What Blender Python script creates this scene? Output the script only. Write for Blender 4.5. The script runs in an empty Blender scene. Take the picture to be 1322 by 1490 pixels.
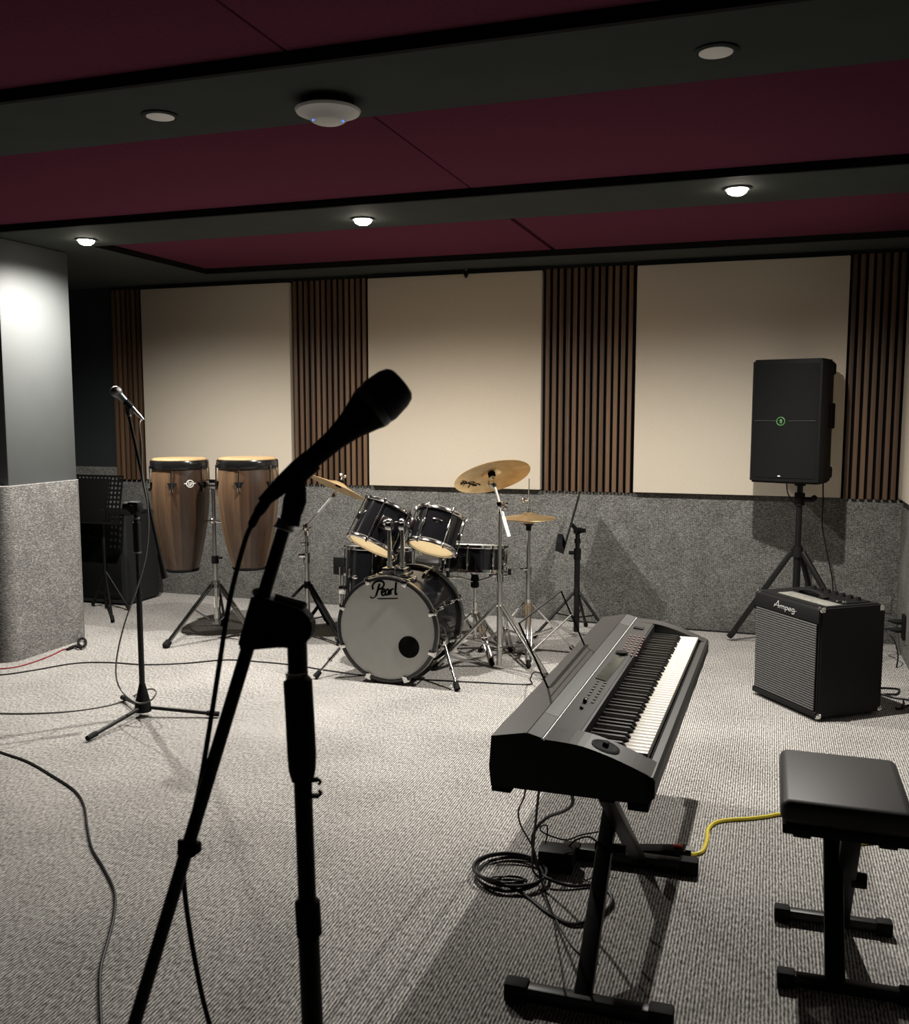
import bpy, bmesh, math, random
from math import sin, cos, pi, radians as rad
from mathutils import Vector as V, Matrix as MT
random.seed(7)
SC = bpy.context.scene
COL = SC.collection

# ------------------------------------------------------------------ camera
F_PX, CX, CY, H = 1372.5, 661.0, 745.0, 1.35
PITCH, YAW = rad(6.077), rad(18.495)
FWD = V((-sin(YAW)*cos(PITCH), cos(YAW)*cos(PITCH), -sin(PITCH)))
RGT = V((cos(YAW), sin(YAW), 0))
UPV = RGT.cross(FWD)
EYE = V((0, 0, H))
def ray(px, py): return FWD + RGT*((px-CX)/F_PX) - UPV*((py-CY)/F_PX)
def fl(px, py, z=0.0):
    d = ray(px, py); return EYE + d*((z-H)/d.z)
def aty(px, py, Y):
    d = ray(px, py); return EYE + d*(Y/d.y)
def atx(px, py, X):
    d = ray(px, py); return EYE + d*(X/d.x)
def atd(px, py, D): return EYE + ray(px, py)*D

cam = bpy.data.cameras.new('camera')
cam.sensor_fit = 'HORIZONTAL'; cam.sensor_width = 36.0; cam.lens = 36.0*F_PX/1322.0
cam.clip_start = 0.05; cam.clip_end = 60
cam.dof.use_dof = True; cam.dof.focus_distance = 4.6; cam.dof.aperture_fstop = 13
camo = bpy.data.objects.new('camera', cam); COL.objects.link(camo)
camo.matrix_world = MT.Translation(EYE) @ MT((RGT, UPV, -FWD)).transposed().to_4x4()
SC.camera = camo

# ------------------------------------------------------------------ materials
def new_mat(name):
    m = bpy.data.materials.new(name); m.use_nodes = True
    nt = m.node_tree; b = nt.nodes['Principled BSDF']
    return m, nt, b
def nd(nt, typ, **kw):
    n = nt.nodes.new(typ)
    for k, v in kw.items():
        if k.startswith('i_'): n.inputs[k[2:].replace('_', ' ')].default_value = v
        else: setattr(n, k, v)
    return n
def ramp(nt, fac, stops):
    r = nt.nodes.new('ShaderNodeValToRGB')
    el = r.color_ramp.elements
    while len(el) < len(stops): el.new(0.5)
    for e, (p, c) in zip(el, stops): e.position = p; e.color = (*c, 1)
    nt.links.new(fac, r.inputs[0]); return r.outputs[0]
def vmul(nt, vec, s):
    n = nd(nt, 'ShaderNodeVectorMath', operation='MULTIPLY'); nt.links.new(vec, n.inputs[0]); n.inputs[1].default_value = s
    return n.outputs[0]
def mth(nt, op, a, b=None):
    n = nd(nt, 'ShaderNodeMath', operation=op)
    for i, x in enumerate((a, b)):
        if x is None: continue
        if isinstance(x, (int, float)): n.inputs[i].default_value = x
        else: nt.links.new(x, n.inputs[i])
    return n.outputs[0]
def bump(nt, b, h, strength=0.3, dist=0.003):
    n = nd(nt, 'ShaderNodeBump'); n.inputs['Strength'].default_value = strength; n.inputs['Distance'].default_value = dist
    nt.links.new(h, n.inputs['Height']); nt.links.new(n.outputs[0], b.inputs['Normal'])
def simple(name, col, rough=0.5, metal=0.0, spec=0.5, nscale=0, namt=0.15, bmp=0.0, coat=0.0):
    m, nt, b = new_mat(name)
    b.inputs['Roughness'].default_value = rough; b.inputs['Metallic'].default_value = metal
    b.inputs['Specular IOR Level'].default_value = spec; b.inputs['Coat Weight'].default_value = coat
    b.inputs['Base Color'].default_value = (*col, 1)
    if nscale:
        tc = nd(nt, 'ShaderNodeTexCoord'); n = nd(nt, 'ShaderNodeTexNoise'); n.inputs['Scale'].default_value = nscale; n.inputs['Detail'].default_value = 4
        nt.links.new(tc.outputs['Object'], n.inputs['Vector'])
        lo = tuple(c*(1-namt) for c in col); hi = tuple(min(1, c*(1+namt)) for c in col)
        nt.links.new(ramp(nt, n.outputs[0], [(0.3, lo), (0.7, hi)]), b.inputs['Base Color'])
        if bmp: bump(nt, b, n.outputs[0], bmp, 0.002)
    return m

def carpet_floor():
    m, nt, b = new_mat('floor carpet'); b.inputs['Roughness'].default_value = 0.95; b.inputs['Specular IOR Level'].default_value = 0.1
    tc = nd(nt, 'ShaderNodeTexCoord'); o = tc.outputs['Object']
    wob = nd(nt, 'ShaderNodeTexNoise'); wob.inputs['Scale'].default_value = 60; nt.links.new(o, wob.inputs['Vector'])
    sx = nd(nt, 'ShaderNodeSeparateXYZ'); nt.links.new(o, sx.inputs[0])
    ph = mth(nt, 'ADD', mth(nt, 'MULTIPLY', sx.outputs[0], 2*pi/0.0085), mth(nt, 'MULTIPLY', wob.outputs[0], 3.2))
    rib = mth(nt, 'ADD', mth(nt, 'MULTIPLY', mth(nt, 'SINE', ph), 0.5), 0.5)
    n2 = nd(nt, 'ShaderNodeTexNoise'); n2.inputs['Scale'].default_value = 1.0; n2.inputs['Detail'].default_value = 3
    nt.links.new(vmul(nt, o, (140, 60, 1)), n2.inputs['Vector'])
    n3 = nd(nt, 'ShaderNodeTexNoise'); n3.inputs['Scale'].default_value = 2.3; n3.inputs['Detail'].default_value = 3; nt.links.new(o, n3.inputs['Vector'])
    t = mth(nt, 'ADD', mth(nt, 'MULTIPLY', rib, 0.40), mth(nt, 'MULTIPLY', n2.outputs[0], 0.95))
    t = mth(nt, 'ADD', t, mth(nt, 'MULTIPLY', mth(nt, 'SUBTRACT', n3.outputs[0], 0.5), 0.25))
    c = ramp(nt, t, [(0.36, (0.043, 0.041, 0.039)), (0.66, (0.228, 0.218, 0.207)), (0.98, (0.57, 0.545, 0.515))])
    nt.links.new(c, b.inputs['Base Color']); bump(nt, b, t, 0.6, 0.004)
    return m
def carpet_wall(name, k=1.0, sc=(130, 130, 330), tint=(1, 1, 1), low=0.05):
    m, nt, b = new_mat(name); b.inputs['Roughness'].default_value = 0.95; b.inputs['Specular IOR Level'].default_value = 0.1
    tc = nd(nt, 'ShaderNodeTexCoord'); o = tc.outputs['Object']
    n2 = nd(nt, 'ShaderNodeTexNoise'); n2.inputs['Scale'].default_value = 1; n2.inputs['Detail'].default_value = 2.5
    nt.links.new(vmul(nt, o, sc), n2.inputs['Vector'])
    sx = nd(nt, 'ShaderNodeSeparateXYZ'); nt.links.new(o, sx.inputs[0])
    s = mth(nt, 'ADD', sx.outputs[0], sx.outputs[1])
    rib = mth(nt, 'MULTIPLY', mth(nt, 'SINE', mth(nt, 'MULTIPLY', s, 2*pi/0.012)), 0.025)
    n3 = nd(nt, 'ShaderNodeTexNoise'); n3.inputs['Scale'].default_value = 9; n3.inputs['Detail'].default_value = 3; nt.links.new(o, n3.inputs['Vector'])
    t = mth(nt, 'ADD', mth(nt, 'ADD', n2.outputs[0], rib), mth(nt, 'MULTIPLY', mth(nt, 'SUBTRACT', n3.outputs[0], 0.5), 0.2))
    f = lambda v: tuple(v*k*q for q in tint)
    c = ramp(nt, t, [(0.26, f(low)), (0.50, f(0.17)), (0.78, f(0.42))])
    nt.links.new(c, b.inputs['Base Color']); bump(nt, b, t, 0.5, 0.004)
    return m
def slat_wood():
    m, nt, b = new_mat('walnut slat'); b.inputs['Roughness'].default_value = 0.55
    tc = nd(nt, 'ShaderNodeTexCoord'); o = tc.outputs['Object']
    sx = nd(nt, 'ShaderNodeSeparateXYZ'); nt.links.new(o, sx.inputs[0])
    idx = mth(nt, 'FLOOR', mth(nt, 'DIVIDE', mth(nt, 'ADD', sx.outputs[0], 10.0), 0.042))
    wn = nd(nt, 'ShaderNodeTexWhiteNoise', noise_dimensions='1D'); nt.links.new(idx, wn.inputs['W'])
    g = nd(nt, 'ShaderNodeTexNoise'); g.inputs['Scale'].default_value = 1; g.inputs['Detail'].default_value = 5
    nt.links.new(vmul(nt, o, (160, 160, 3)), g.inputs['Vector'])
    t = mth(nt, 'ADD', mth(nt, 'MULTIPLY', wn.outputs[0], 0.55), mth(nt, 'MULTIPLY', g.outputs[0], 0.5))
    c = ramp(nt, t, [(0.1, (0.045, 0.025, 0.015)), (0.5, (0.10, 0.057, 0.033)), (0.95, (0.20, 0.12, 0.068))])
    nt.links.new(c, b.inputs['Base Color']); bump(nt, b, g.outputs[0], 0.15, 0.001)
    return m
def stave_wood():
    m, nt, b = new_mat('conga stave wood'); b.inputs['Roughness'].default_value = 0.4; b.inputs['Coat Weight'].default_value = 0.12; b.inputs['Coat Roughness'].default_value = 0.3
    tc = nd(nt, 'ShaderNodeTexCoord'); o = tc.outputs['Object']
    sx = nd(nt, 'ShaderNodeSeparateXYZ'); nt.links.new(o, sx.inputs[0])
    an = mth(nt, 'ARCTAN2', sx.outputs[1], sx.outputs[0])
    idx = mth(nt, 'FLOOR', mth(nt, 'MULTIPLY', an, 19/(2*pi)))
    wn = nd(nt, 'ShaderNodeTexWhiteNoise', noise_dimensions='1D'); nt.links.new(idx, wn.inputs['W'])
    g = nd(nt, 'ShaderNodeTexNoise'); g.inputs['Scale'].default_value = 1; g.inputs['Detail'].default_value = 5
    nt.links.new(vmul(nt, o, (70, 70, 2.5)), g.inputs['Vector'])
    t = mth(nt, 'ADD', mth(nt, 'MULTIPLY', wn.outputs[0], 0.80), mth(nt, 'MULTIPLY', g.outputs[0], 0.30))
    c = ramp(nt, t, [(0.15, (0.020, 0.010, 0.005)), (0.5, (0.070, 0.037, 0.020)), (0.92, (0.22, 0.140, 0.075))])
    nt.links.new(c, b.inputs['Base Color'])
    return m
def cymbal_mat():
    m, nt, b = new_mat('cymbal bronze'); b.inputs['Metallic'].default_value = 0.85; b.inputs['Roughness'].default_value = 0.42
    tc = nd(nt, 'ShaderNodeTexCoord'); g = nd(nt, 'ShaderNodeTexNoise'); g.inputs['Scale'].default_value = 14
    nt.links.new(tc.outputs['Object'], g.inputs['Vector'])
    nt.links.new(ramp(nt, g.outputs[0], [(0.3, (0.62, 0.42, 0.20)), (0.7, (0.82, 0.60, 0.32))]), b.inputs['Base Color'])
    return m
def emit(name, col, s):
    m, nt, b = new_mat(name)
    b.inputs['Base Color'].default_value = (*col, 1); b.inputs['Emission Color'].default_value = (*col, 1); b.inputs['Emission Strength'].default_value = s
    return m

def film(name, col, tr=0.5):
    m, nt, b = new_mat(name); out = nt.nodes['Material Output']
    tc = nd(nt, 'ShaderNodeTexCoord'); n = nd(nt, 'ShaderNodeTexNoise'); n.inputs['Scale'].default_value = 12; nt.links.new(tc.outputs['Object'], n.inputs['Vector'])
    c = ramp(nt, n.outputs[0], [(0.3, tuple(v*0.95 for v in col)), (0.7, col)])
    d = nd(nt, 'ShaderNodeBsdfTranslucent'); nt.links.new(c, d.inputs['Color']); nt.links.new(c, b.inputs['Base Color'])
    b.inputs['Roughness'].default_value = 0.45; b.inputs['Specular IOR Level'].default_value = 0.3
    mx = nd(nt, 'ShaderNodeMixShader'); mx.inputs[0].default_value = tr
    nt.links.new(b.outputs[0], mx.inputs[1]); nt.links.new(d.outputs[0], mx.inputs[2]); nt.links.new(mx.outputs[0], out.inputs['Surface'])
    return m
LAMP_STRENGTH = 60
SPOT_W = 285
M = dict(
 floor=carpet_floor(), dado=carpet_wall('wall carpet', 0.70, (120, 120, 260), (1.0, 0.985, 0.93)), dado_lit=carpet_wall('lit copy of wall carpet', 1.0, (120, 120, 260), (1.0, 0.99, 0.93)), dado2=carpet_wall('pillar carpet', 1.0, (75, 75, 230), (1.0, 0.97, 0.93), 0.085),  # right wall gets a paler copy of the carpet, light painted into its colour
 slat=slat_wood(), stave=stave_wood(), cymbal=cymbal_mat(),
 felt=simple('black felt', (0.005, 0.005, 0.005), 0.95, spec=0.02),
 beige=simple('beige fabric', (0.60, 0.535, 0.44), 0.95, spec=0.0, nscale=140, namt=0.05, bmp=0.15),
 maroon=simple('burgundy fabric', (0.112, 0.032, 0.054), 0.95, spec=0.0, nscale=90, namt=0.08, bmp=0.1),
 soffit=simple('dark soffit paint', (0.050, 0.056, 0.052), 0.9, spec=0.05, nscale=5, namt=0.06),
 black_trim=simple('black trim', (0.006, 0.006, 0.006), 0.8, spec=0.1),
 darkwall=simple('dark blue grey paint', (0.027, 0.033, 0.036), 0.7, spec=0.25, nscale=4, namt=0.08),
 pillar=simple('grey pillar paint', (0.062, 0.066, 0.0665), 0.6, spec=0.3, nscale=3, namt=0.06),
 blackmetal=simple('black powder coat', (0.005, 0.005, 0.005), 0.42, spec=0.3, nscale=200, namt=0.2),
 blackplastic=simple('black plastic', (0.0045, 0.0045, 0.0045), 0.55, spec=0.15, nscale=80, namt=0.2),
 matteblack=simple('matte black', (0.005, 0.005, 0.0055), 0.7, spec=0.15, nscale=120, namt=0.2),
 rubber=simple('black rubber', (0.005, 0.005, 0.005), 0.75, spec=0.2, nscale=60, namt=0.2),
 cable=simple('black cable jacket', (0.006, 0.006, 0.006), 0.5, spec=0.3, nscale=60, namt=0.2),
 chrome=simple('chrome', (0.70, 0.69, 0.67), 0.13, 1.0, nscale=40, namt=0.04),
 dullchrome=simple('worn chrome', (0.50, 0.495, 0.48), 0.30, 1.0, nscale=40, namt=0.08),
 darkchrome=simple('smoked chrome', (0.22, 0.22, 0.215), 0.2, 1.0, nscale=40, namt=0.08),
 lacquer=simple('black lacquer', (0.006, 0.006, 0.007), 0.08, spec=0.4, coat=0.15, nscale=8, namt=0.1),
 blackhoop=simple('black hoop lacquer', (0.008, 0.008, 0.008), 0.2, spec=0.5, nscale=8, namt=0.1),
 head=simple('coated drum head', (0.50, 0.50, 0.475), 0.6, spec=0.3, nscale=25, namt=0.03),
 clearhead=film('resonant head film', (0.95, 0.85, 0.64), 0.75), topfilm=film('batter head film', (0.95, 0.92, 0.84), 0.7), shellwood=simple('pale shell interior', (0.75, 0.66, 0.50), 0.6, nscale=20, namt=0.05),
 rawhide=simple('rawhide', (0.28, 0.185, 0.09), 0.45, spec=0.4, nscale=18, namt=0.12),
 silver=simple('silver paint', (0.68, 0.68, 0.66), 0.45, 0.35, nscale=30, namt=0.05),
 white=simple('white paint', (0.75, 0.74, 0.70), 0.5, nscale=30, namt=0.03),
 offwhite=simple('off white plastic', (0.62, 0.61, 0.58), 0.5, nscale=30, namt=0.03),
 kbtop=simple('charcoal keyboard shell', (0.034, 0.032, 0.029), 0.45, spec=0.35, nscale=160, namt=0.15, bmp=0.05),
 kbgrille=simple('keyboard speaker grille', (0.040, 0.037, 0.034), 0.6, nscale=400, namt=0.5, bmp=0.2),
 kbcase=simple('black keyboard case', (0.006, 0.006, 0.006), 0.5, spec=0.3, nscale=90, namt=0.2),
 whitekey=simple('white key plastic', (0.74, 0.69, 0.60), 0.3, nscale=10, namt=0.02),
 blackkey=simple('black key plastic', (0.010, 0.010, 0.010), 0.3, nscale=30, namt=0.2),
 lcd=simple('lcd glass', (0.10, 0.105, 0.09), 0.12, spec=0.6, nscale=20, namt=0.25),
 button=simple('button plastic', (0.05, 0.035, 0.03), 0.5, nscale=50, namt=0.3),
 redbutton=simple('reddish button plastic', (0.20, 0.09, 0.07), 0.5, nscale=50, namt=0.2),
 leather=simple('black vinyl', (0.022, 0.021, 0.020), 0.5, spec=0.35, nscale=260, namt=0.2, bmp=0.1),
 tolex=simple('black tolex', (0.007, 0.007, 0.007), 0.6, spec=0.2, nscale=350, namt=0.3, bmp=0.3),
 grille=simple('silver thread grille cloth', (0.13, 0.13, 0.127), 0.5, 0.3, nscale=420, namt=0.75, bmp=0.2),
 plate=simple('pale control plate', (0.17, 0.165, 0.145), 0.5, nscale=60, namt=0.25),
 spkmetal=simple('black speaker grille', (0.0060, 0.0064, 0.0062), 0.65, spec=0.1, nscale=600, namt=0.4, bmp=0.2),
 yellow=simple('yellow cord jacket', (0.62, 0.50, 0.03), 0.45, nscale=60, namt=0.1),
 redcord=simple('dark red cord jacket', (0.22, 0.015, 0.02), 0.5, nscale=60, namt=0.1),
 redswitch=simple('red rocker switch', (0.55, 0.03, 0.03), 0.35, nscale=60, namt=0.1),
 band=simple('grey band', (0.16, 0.175, 0.18), 0.35, 0.6, nscale=60, namt=0.1),
 mesh=simple('microphone mesh', (0.016, 0.016, 0.017), 0.5, 0.4, nscale=900, namt=0.6, bmp=0.5),
 steelmesh=simple('steel microphone mesh', (0.16, 0.16, 0.16), 0.4, 0.8, nscale=900, namt=0.5, bmp=0.5),
 bag=simple('dark nylon bag', (0.035, 0.036, 0.035), 0.5, spec=0.5, nscale=14, namt=0.5, bmp=0.5),
 cabinet=simple('dark cabinet carpet', (0.008, 0.0085, 0.009), 0.8, spec=0.3, nscale=120, namt=0.3),
 greycable=simple('grey cable jacket', (0.10, 0.10, 0.095), 0.4, spec=0.4, nscale=60, namt=0.2),
 lens=emit('lit lamp lens', (1.0, 0.91, 0.77), LAMP_STRENGTH),
 offlens=simple('unlit lamp lens', (0.85, 0.84, 0.81), 0.5, nscale=20, namt=0.03),
 blueled=emit('blue led', (0.10, 0.25, 1.0), 1.2),
 greenled=emit('green led ring', (0.05, 0.15, 0.04), 0.22),
 whiteled=emit('white led', (0.8, 0.8, 0.8), 0.4),
 ink=simple('black ink', (0.006, 0.0055, 0.005), 0.8, spec=0.05, nscale=40, namt=0.1),
)

# ------------------------------------------------------------------ mesh builder
class MB:
    def __init__(s, mat=None): s.bm = bmesh.new(); s.M = mat or MT()
    def add(s, t, mat=None):
        t.transform(s.M @ (mat or MT()))
        me = bpy.data.meshes.new('t'); t.to_mesh(me); t.free(); s.bm.from_mesh(me); bpy.data.meshes.remove(me); return s
    def box(s, c, size, bev=0.0, rot=None, seg=2):
        t = bmesh.new(); bmesh.ops.create_cube(t, size=1.0)
        for v in t.verts: v.co = V((v.co.x*size[0], v.co.y*size[1], v.co.z*size[2]))
        if bev: bmesh.ops.bevel(t, geom=list(t.edges), offset=bev, segments=seg, affect='EDGES', profile=0.5)
        return s.add(t, MT.Translation(V(c)) @ (rot.to_4x4() if rot else MT()))
    def bb(s, lo, hi, bev=0.0):
        lo, hi = V(lo), V(hi); return s.box((lo+hi)/2, hi-lo, bev)
    def bar(s, p0, p1, w, h, bev=0.0, up=(0, 0, 1)):          # rectangular bar between two points
        p0, p1 = V(p0), V(p1); d = p1-p0; L = d.length; y = d.normalized()
        x = y.cross(V(up)).normalized() if abs(y.dot(V(up))) < 0.999 else V((1, 0, 0)); z = x.cross(y)
        return s.box((p0+p1)/2, (w, L, h), bev, MT((x, y, z)).transposed())
    def cyl(s, p0, p1, r0, r1=None, n=16):
        p0, p1 = V(p0), V(p1); r1 = r0 if r1 is None else r1
        d = (p1-p0); L = d.length; t = bmesh.new()
        bmesh.ops.create_cone(t, cap_ends=True, segments=n, radius1=r0, radius2=r1, depth=L)
        return s.add(t, MT.Translation((p0+p1)/2) @ d.to_track_quat('Z', 'Y').to_matrix().to_4x4())
    def sph(s, c, r, n=16, sc=(1, 1, 1)):
        t = bmesh.new(); bmesh.ops.create_uvsphere(t, u_segments=n, v_segments=max(6, n//2), radius=r)
        return s.add(t, MT.Translation(V(c)) @ MT.Diagonal((*sc, 1)))
    def lathe(s, prof, n=40, mat=None):
        t = bmesh.new(); rings = []
        for r, z in prof:
            if r < 1e-6: rings.append([t.verts.new((0, 0, z))])
            else: rings.append([t.verts.new((r*cos(2*pi*k/n), r*sin(2*pi*k/n), z)) for k in range(n)])
        for a, b in zip(rings, rings[1:]):
            if len(a) == 1 and len(b) == 1: continue
            for k in range(n):
                k2 = (k+1) % n
                if len(a) == 1: t.faces.new((a[0], b[k2], b[k]))
                elif len(b) == 1: t.faces.new((a[k], a[k2], b[0]))
                else: t.faces.new((a[k], a[k2], b[k2], b[k]))
        return s.add(t, mat)
    def torus(s, R, r, mat=None, n=40, m=8):
        return s.lathe([(R+r*cos(2*pi*k/m), r*sin(2*pi*k/m)) for k in range(m+1)], n, mat)
    def tube(s, pts, r, n=8, closed=False):
        pts = [V(p) for p in pts]; N = len(pts); t = bmesh.new(); rings = []
        rr = r if isinstance(r, (list, tuple)) else [r]*N
        prev = None
        for i, p in enumerate(pts):
            if closed: d = pts[(i+1) % N]-pts[i-1]
            else: d = pts[min(i+1, N-1)]-pts[max(i-1, 0)]
            if d.length < 1e-9: d = V((0, 0, 1))
            d.normalize()
            if prev is None: x = d.orthogonal().normalized()
            else:
                x = prev-d*prev.dot(d)
                x = x.normalized() if x.length > 1e-6 else d.orthogonal().normalized()
            prev = x; y = d.cross(x)
            rings.append([t.verts.new(p+(x*cos(2*pi*k/n)+y*sin(2*pi*k/n))*rr[i]) for k in range(n)])
        pr = list(zip(rings, rings[1:]))
        if closed: pr.append((rings[-1], rings[0]))
        for a, b in pr:
            for k in range(n): t.faces.new((a[k], a[(k+1) % n], b[(k+1) % n], b[k]))
        if not closed: t.faces.new(rings[0][::-1]); t.faces.new(rings[-1])
        return s.add(t)
    def prism(s, poly, vec):
        t = bmesh.new(); a = [t.verts.new(V(p)) for p in poly]; b = [t.verts.new(V(p)+V(vec)) for p in poly]
        n = len(a); t.faces.new(a); t.faces.new(b[::-1])
        for k in range(n): t.faces.new((a[k], b[k], b[(k+1) % n], a[(k+1) % n]))
        return s.add(t)
    def ribbon(s, strokes, f, thick=0.0006, wk_=1.0):                  # pen strokes; f(u,v,h) -> point lying on a surface
        for st in strokes:
            w = st[0]*wk_; pts = smooth([V((p[0], p[1], 0)) for p in st[1:]], 5) if len(st) > 3 else [V((p[0], p[1], 0)) for p in st[1:]]
            t = bmesh.new(); rows = []
            for i, p in enumerate(pts):
                d = pts[min(i+1, len(pts)-1)]-pts[max(i-1, 0)]; d.normalize()
                nn = V((-d.y, d.x, 0))*w/2
                a, b = p+nn, p-nn
                rows.append([t.verts.new(f(q.x, q.y, h)) for q, h in ((a, 0), (a, thick), (b, thick), (b, 0))])
            for a, b in zip(rows, rows[1:]):
                for k in range(4): t.faces.new((a[k], a[(k+1) % 4], b[(k+1) % 4], b[k]))
            t.faces.new(rows[0]); t.faces.new(rows[-1][::-1]); s.add(t)
        return s
def smooth(pts, k=6, closed=False):
    pts = [V(p) for p in pts]; out = []; N = len(pts)
    rng = range(N) if closed else range(N-1)
    for i in rng:
        if closed: p0, p1, p2, p3 = pts[i-1], pts[i], pts[(i+1) % N], pts[(i+2) % N]
        else: p0, p1, p2, p3 = pts[max(i-1, 0)], pts[i], pts[i+1], pts[min(i+2, N-1)]
        for j in range(k):
            t = j/k
            out.append(0.5*((2*p1)+(p2-p0)*t+(2*p0-5*p1+4*p2-p3)*t*t+(3*p1-p0-3*p2+p3)*t**3))
    if not closed: out.append(pts[-1])
    return out
WL = {}
def finish(name, mb, mat, origin):
    bmesh.ops.recalc_face_normals(mb.bm, faces=mb.bm.faces)
    me = bpy.data.meshes.new(name); mb.bm.transform(MT.Translation(-origin)); mb.bm.to_mesh(me); mb.bm.free()
    me.materials.append(M[mat]); me.shade_smooth(); me.set_sharp_from_angle(angle=rad(32))
    o = bpy.data.objects.new(name, me); COL.objects.link(o); return o
def part(name, mb, mat, parent, label=None):
    w = WL[parent.name]; o = finish(name, mb, mat, w); o.parent = parent; WL[o.name] = w
    if label: o['label'] = label
    return o
def tag(o, label, cat, group=None):
    o['label'] = label; o['category'] = cat
    if group: o['group'] = group
    return o
def thing(name, label, cat, loc, group=None):
    o = bpy.data.objects.new(name, None); COL.objects.link(o); o.location = V(loc); o.empty_display_size = 0.05
    WL[o.name] = V(loc); return tag(o, label, cat, group)
def single(name, mb, mat, label, cat, group=None):
    vs = [v.co for v in mb.bm.verts]
    org = V(((min(v.x for v in vs)+max(v.x for v in vs))/2, (min(v.y for v in vs)+max(v.y for v in vs))/2, min(v.z for v in vs)))
    o = finish(name, mb, mat, org); o.location = org; WL[o.name] = org; return tag(o, label, cat, group)
def struct(name, mb, mat):
    o = finish(name, mb, mat, V((0, 0, 0))); o['kind'] = 'structure'; WL[o.name] = V((0, 0, 0)); return o
def axis_frame(o, z, xhint=(1, 0, 0)):
    z = V(z).normalized(); x = V(xhint); x = (x-z*x.dot(z)).normalized(); y = z.cross(x)
    return MT.Translation(V(o)) @ MT((x, y, z)).transposed().to_4x4()

# ------------------------------------------------------------------ room
YB, XR, ZS = 5.93, 0.74, 2.26
struct('floor', MB().bb((-6.7, -3.1, -0.05), (0.84, 6.03, 0)), 'floor')
struct('wall_back', MB().bb((-6.6, YB, 0), (XR, YB+0.1, 2.42)), 'darkwall')
struct('wall_left', MB().bb((-6.7, -3.0, 0), (-6.6, YB+0.1, 2.42)), 'darkwall')
struct('wall_right', MB().bb((XR, -3.0, 0), (XR+0.1, YB+0.1, 2.42)), 'darkwall')
struct('wall_front', MB().bb((-6.7, -3.1, 0), (XR+0.1, -3.0, 2.42)), 'darkwall')
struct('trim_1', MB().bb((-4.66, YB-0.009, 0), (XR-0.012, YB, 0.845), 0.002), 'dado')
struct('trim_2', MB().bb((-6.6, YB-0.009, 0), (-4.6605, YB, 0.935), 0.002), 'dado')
struct('trim_3', MB().bb((XR-0.012, -2.9, 0), (XR, YB, 0.85), 0.002), 'dado_lit')
# pillar with a carpet sleeve whose corners are rounded
struct('wall_pillar', MB().box(((-3.87-4.75)/2, (4.03+4.56)/2, ZS/2), (0.88, 0.53, ZS), 0.012), 'pillar')
def round_rect(x0, y0, x1, y1, r, n=8):
    out = []
    for cx_, cy_, a0 in ((x1-r, y1-r, 0), (x0+r, y1-r, pi/2), (x0+r, y0+r, pi), (x1-r, y0+r, 1.5*pi)):
        out += [(cx_+r*cos(a0+pi/2*k/n), cy_+r*sin(a0+pi/2*k/n)) for k in range(n+1)]
    return out
struct('trim_4', MB().prism([(x, y, 0) for x, y in round_rect(-4.79, 3.95, -3.835, 4.575, 0.075)], (0, 0, 0.953)), 'dado2')
# ceiling: upper deck with lower painted strips and a flat part behind the camera
struct('ceiling', MB().bb((-6.7, -3.1, 2.37), (XR+0.1, YB+0.1, 2.42)), 'black_trim')
XL = -3.60
for k, (lo, hi) in enumerate([((-6.7, -3.1), (XR, 1.1)), ((-6.7, 2.345), (XR, 2.80)), ((-6.7, 3.955), (XR, 4.445)),
                              ((-6.7, 5.565), (XR, YB)), ((-6.7, 4.445), (XL, 5.565))]):
    struct(f'trim_{5+k}', MB().bb((*lo, ZS), (*hi, 2.37)), 'soffit')
for k, (x0, y) in enumerate([(-6.6, 2.345), (-6.6, 3.955), (XL, 5.565)]):
    struct(f'trim_{10+k}', MB().bb((x0, y-0.02, ZS-0.001), (XR, y-0.0005, 2.37)), 'black_trim')
struct('trim_13', MB().bb((XL, 4.4455, ZS-0.001), (XL+0.006, 5.5445, 2.37)), 'black_trim')
SEAM = -1.245
ZP = 2.292
def ceil_panel(x0, x1, y0, y1, label):
    return single('ceiling_panel', MB().bb((x0, y0, ZP), (x1, y1, 2.3695), 0.004), 'maroon', label, 'ceiling panel', None)
ceil_panel(-6.5, SEAM-0.003, 1.15, 2.322, 'burgundy fabric ceiling panel in the top left corner of the photo, nearest the viewer')
ceil_panel(SEAM+0.003, XR-0.01, 1.15, 2.322, 'burgundy fabric ceiling panel at the top edge right of the seam, nearest the viewer')
ceil_panel(-6.5, SEAM-0.003, 2.802, 3.932, 'burgundy fabric ceiling panel left of the seam, between the two rows of downlights')
ceil_panel(SEAM+0.003, XR-0.01, 2.802, 3.932, 'burgundy fabric ceiling panel right of the seam, between the two rows of downlights')
ceil_panel(XL+0.008, SEAM-0.012, 4.447, 5.542, 'narrow burgundy ceiling panel beyond the lit downlights, left of the dark slot')
ceil_panel(SEAM+0.012, XR-0.01, 4.447, 5.542, 'narrow burgundy ceiling panel beyond the lit downlights, right of the dark slot')

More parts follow.
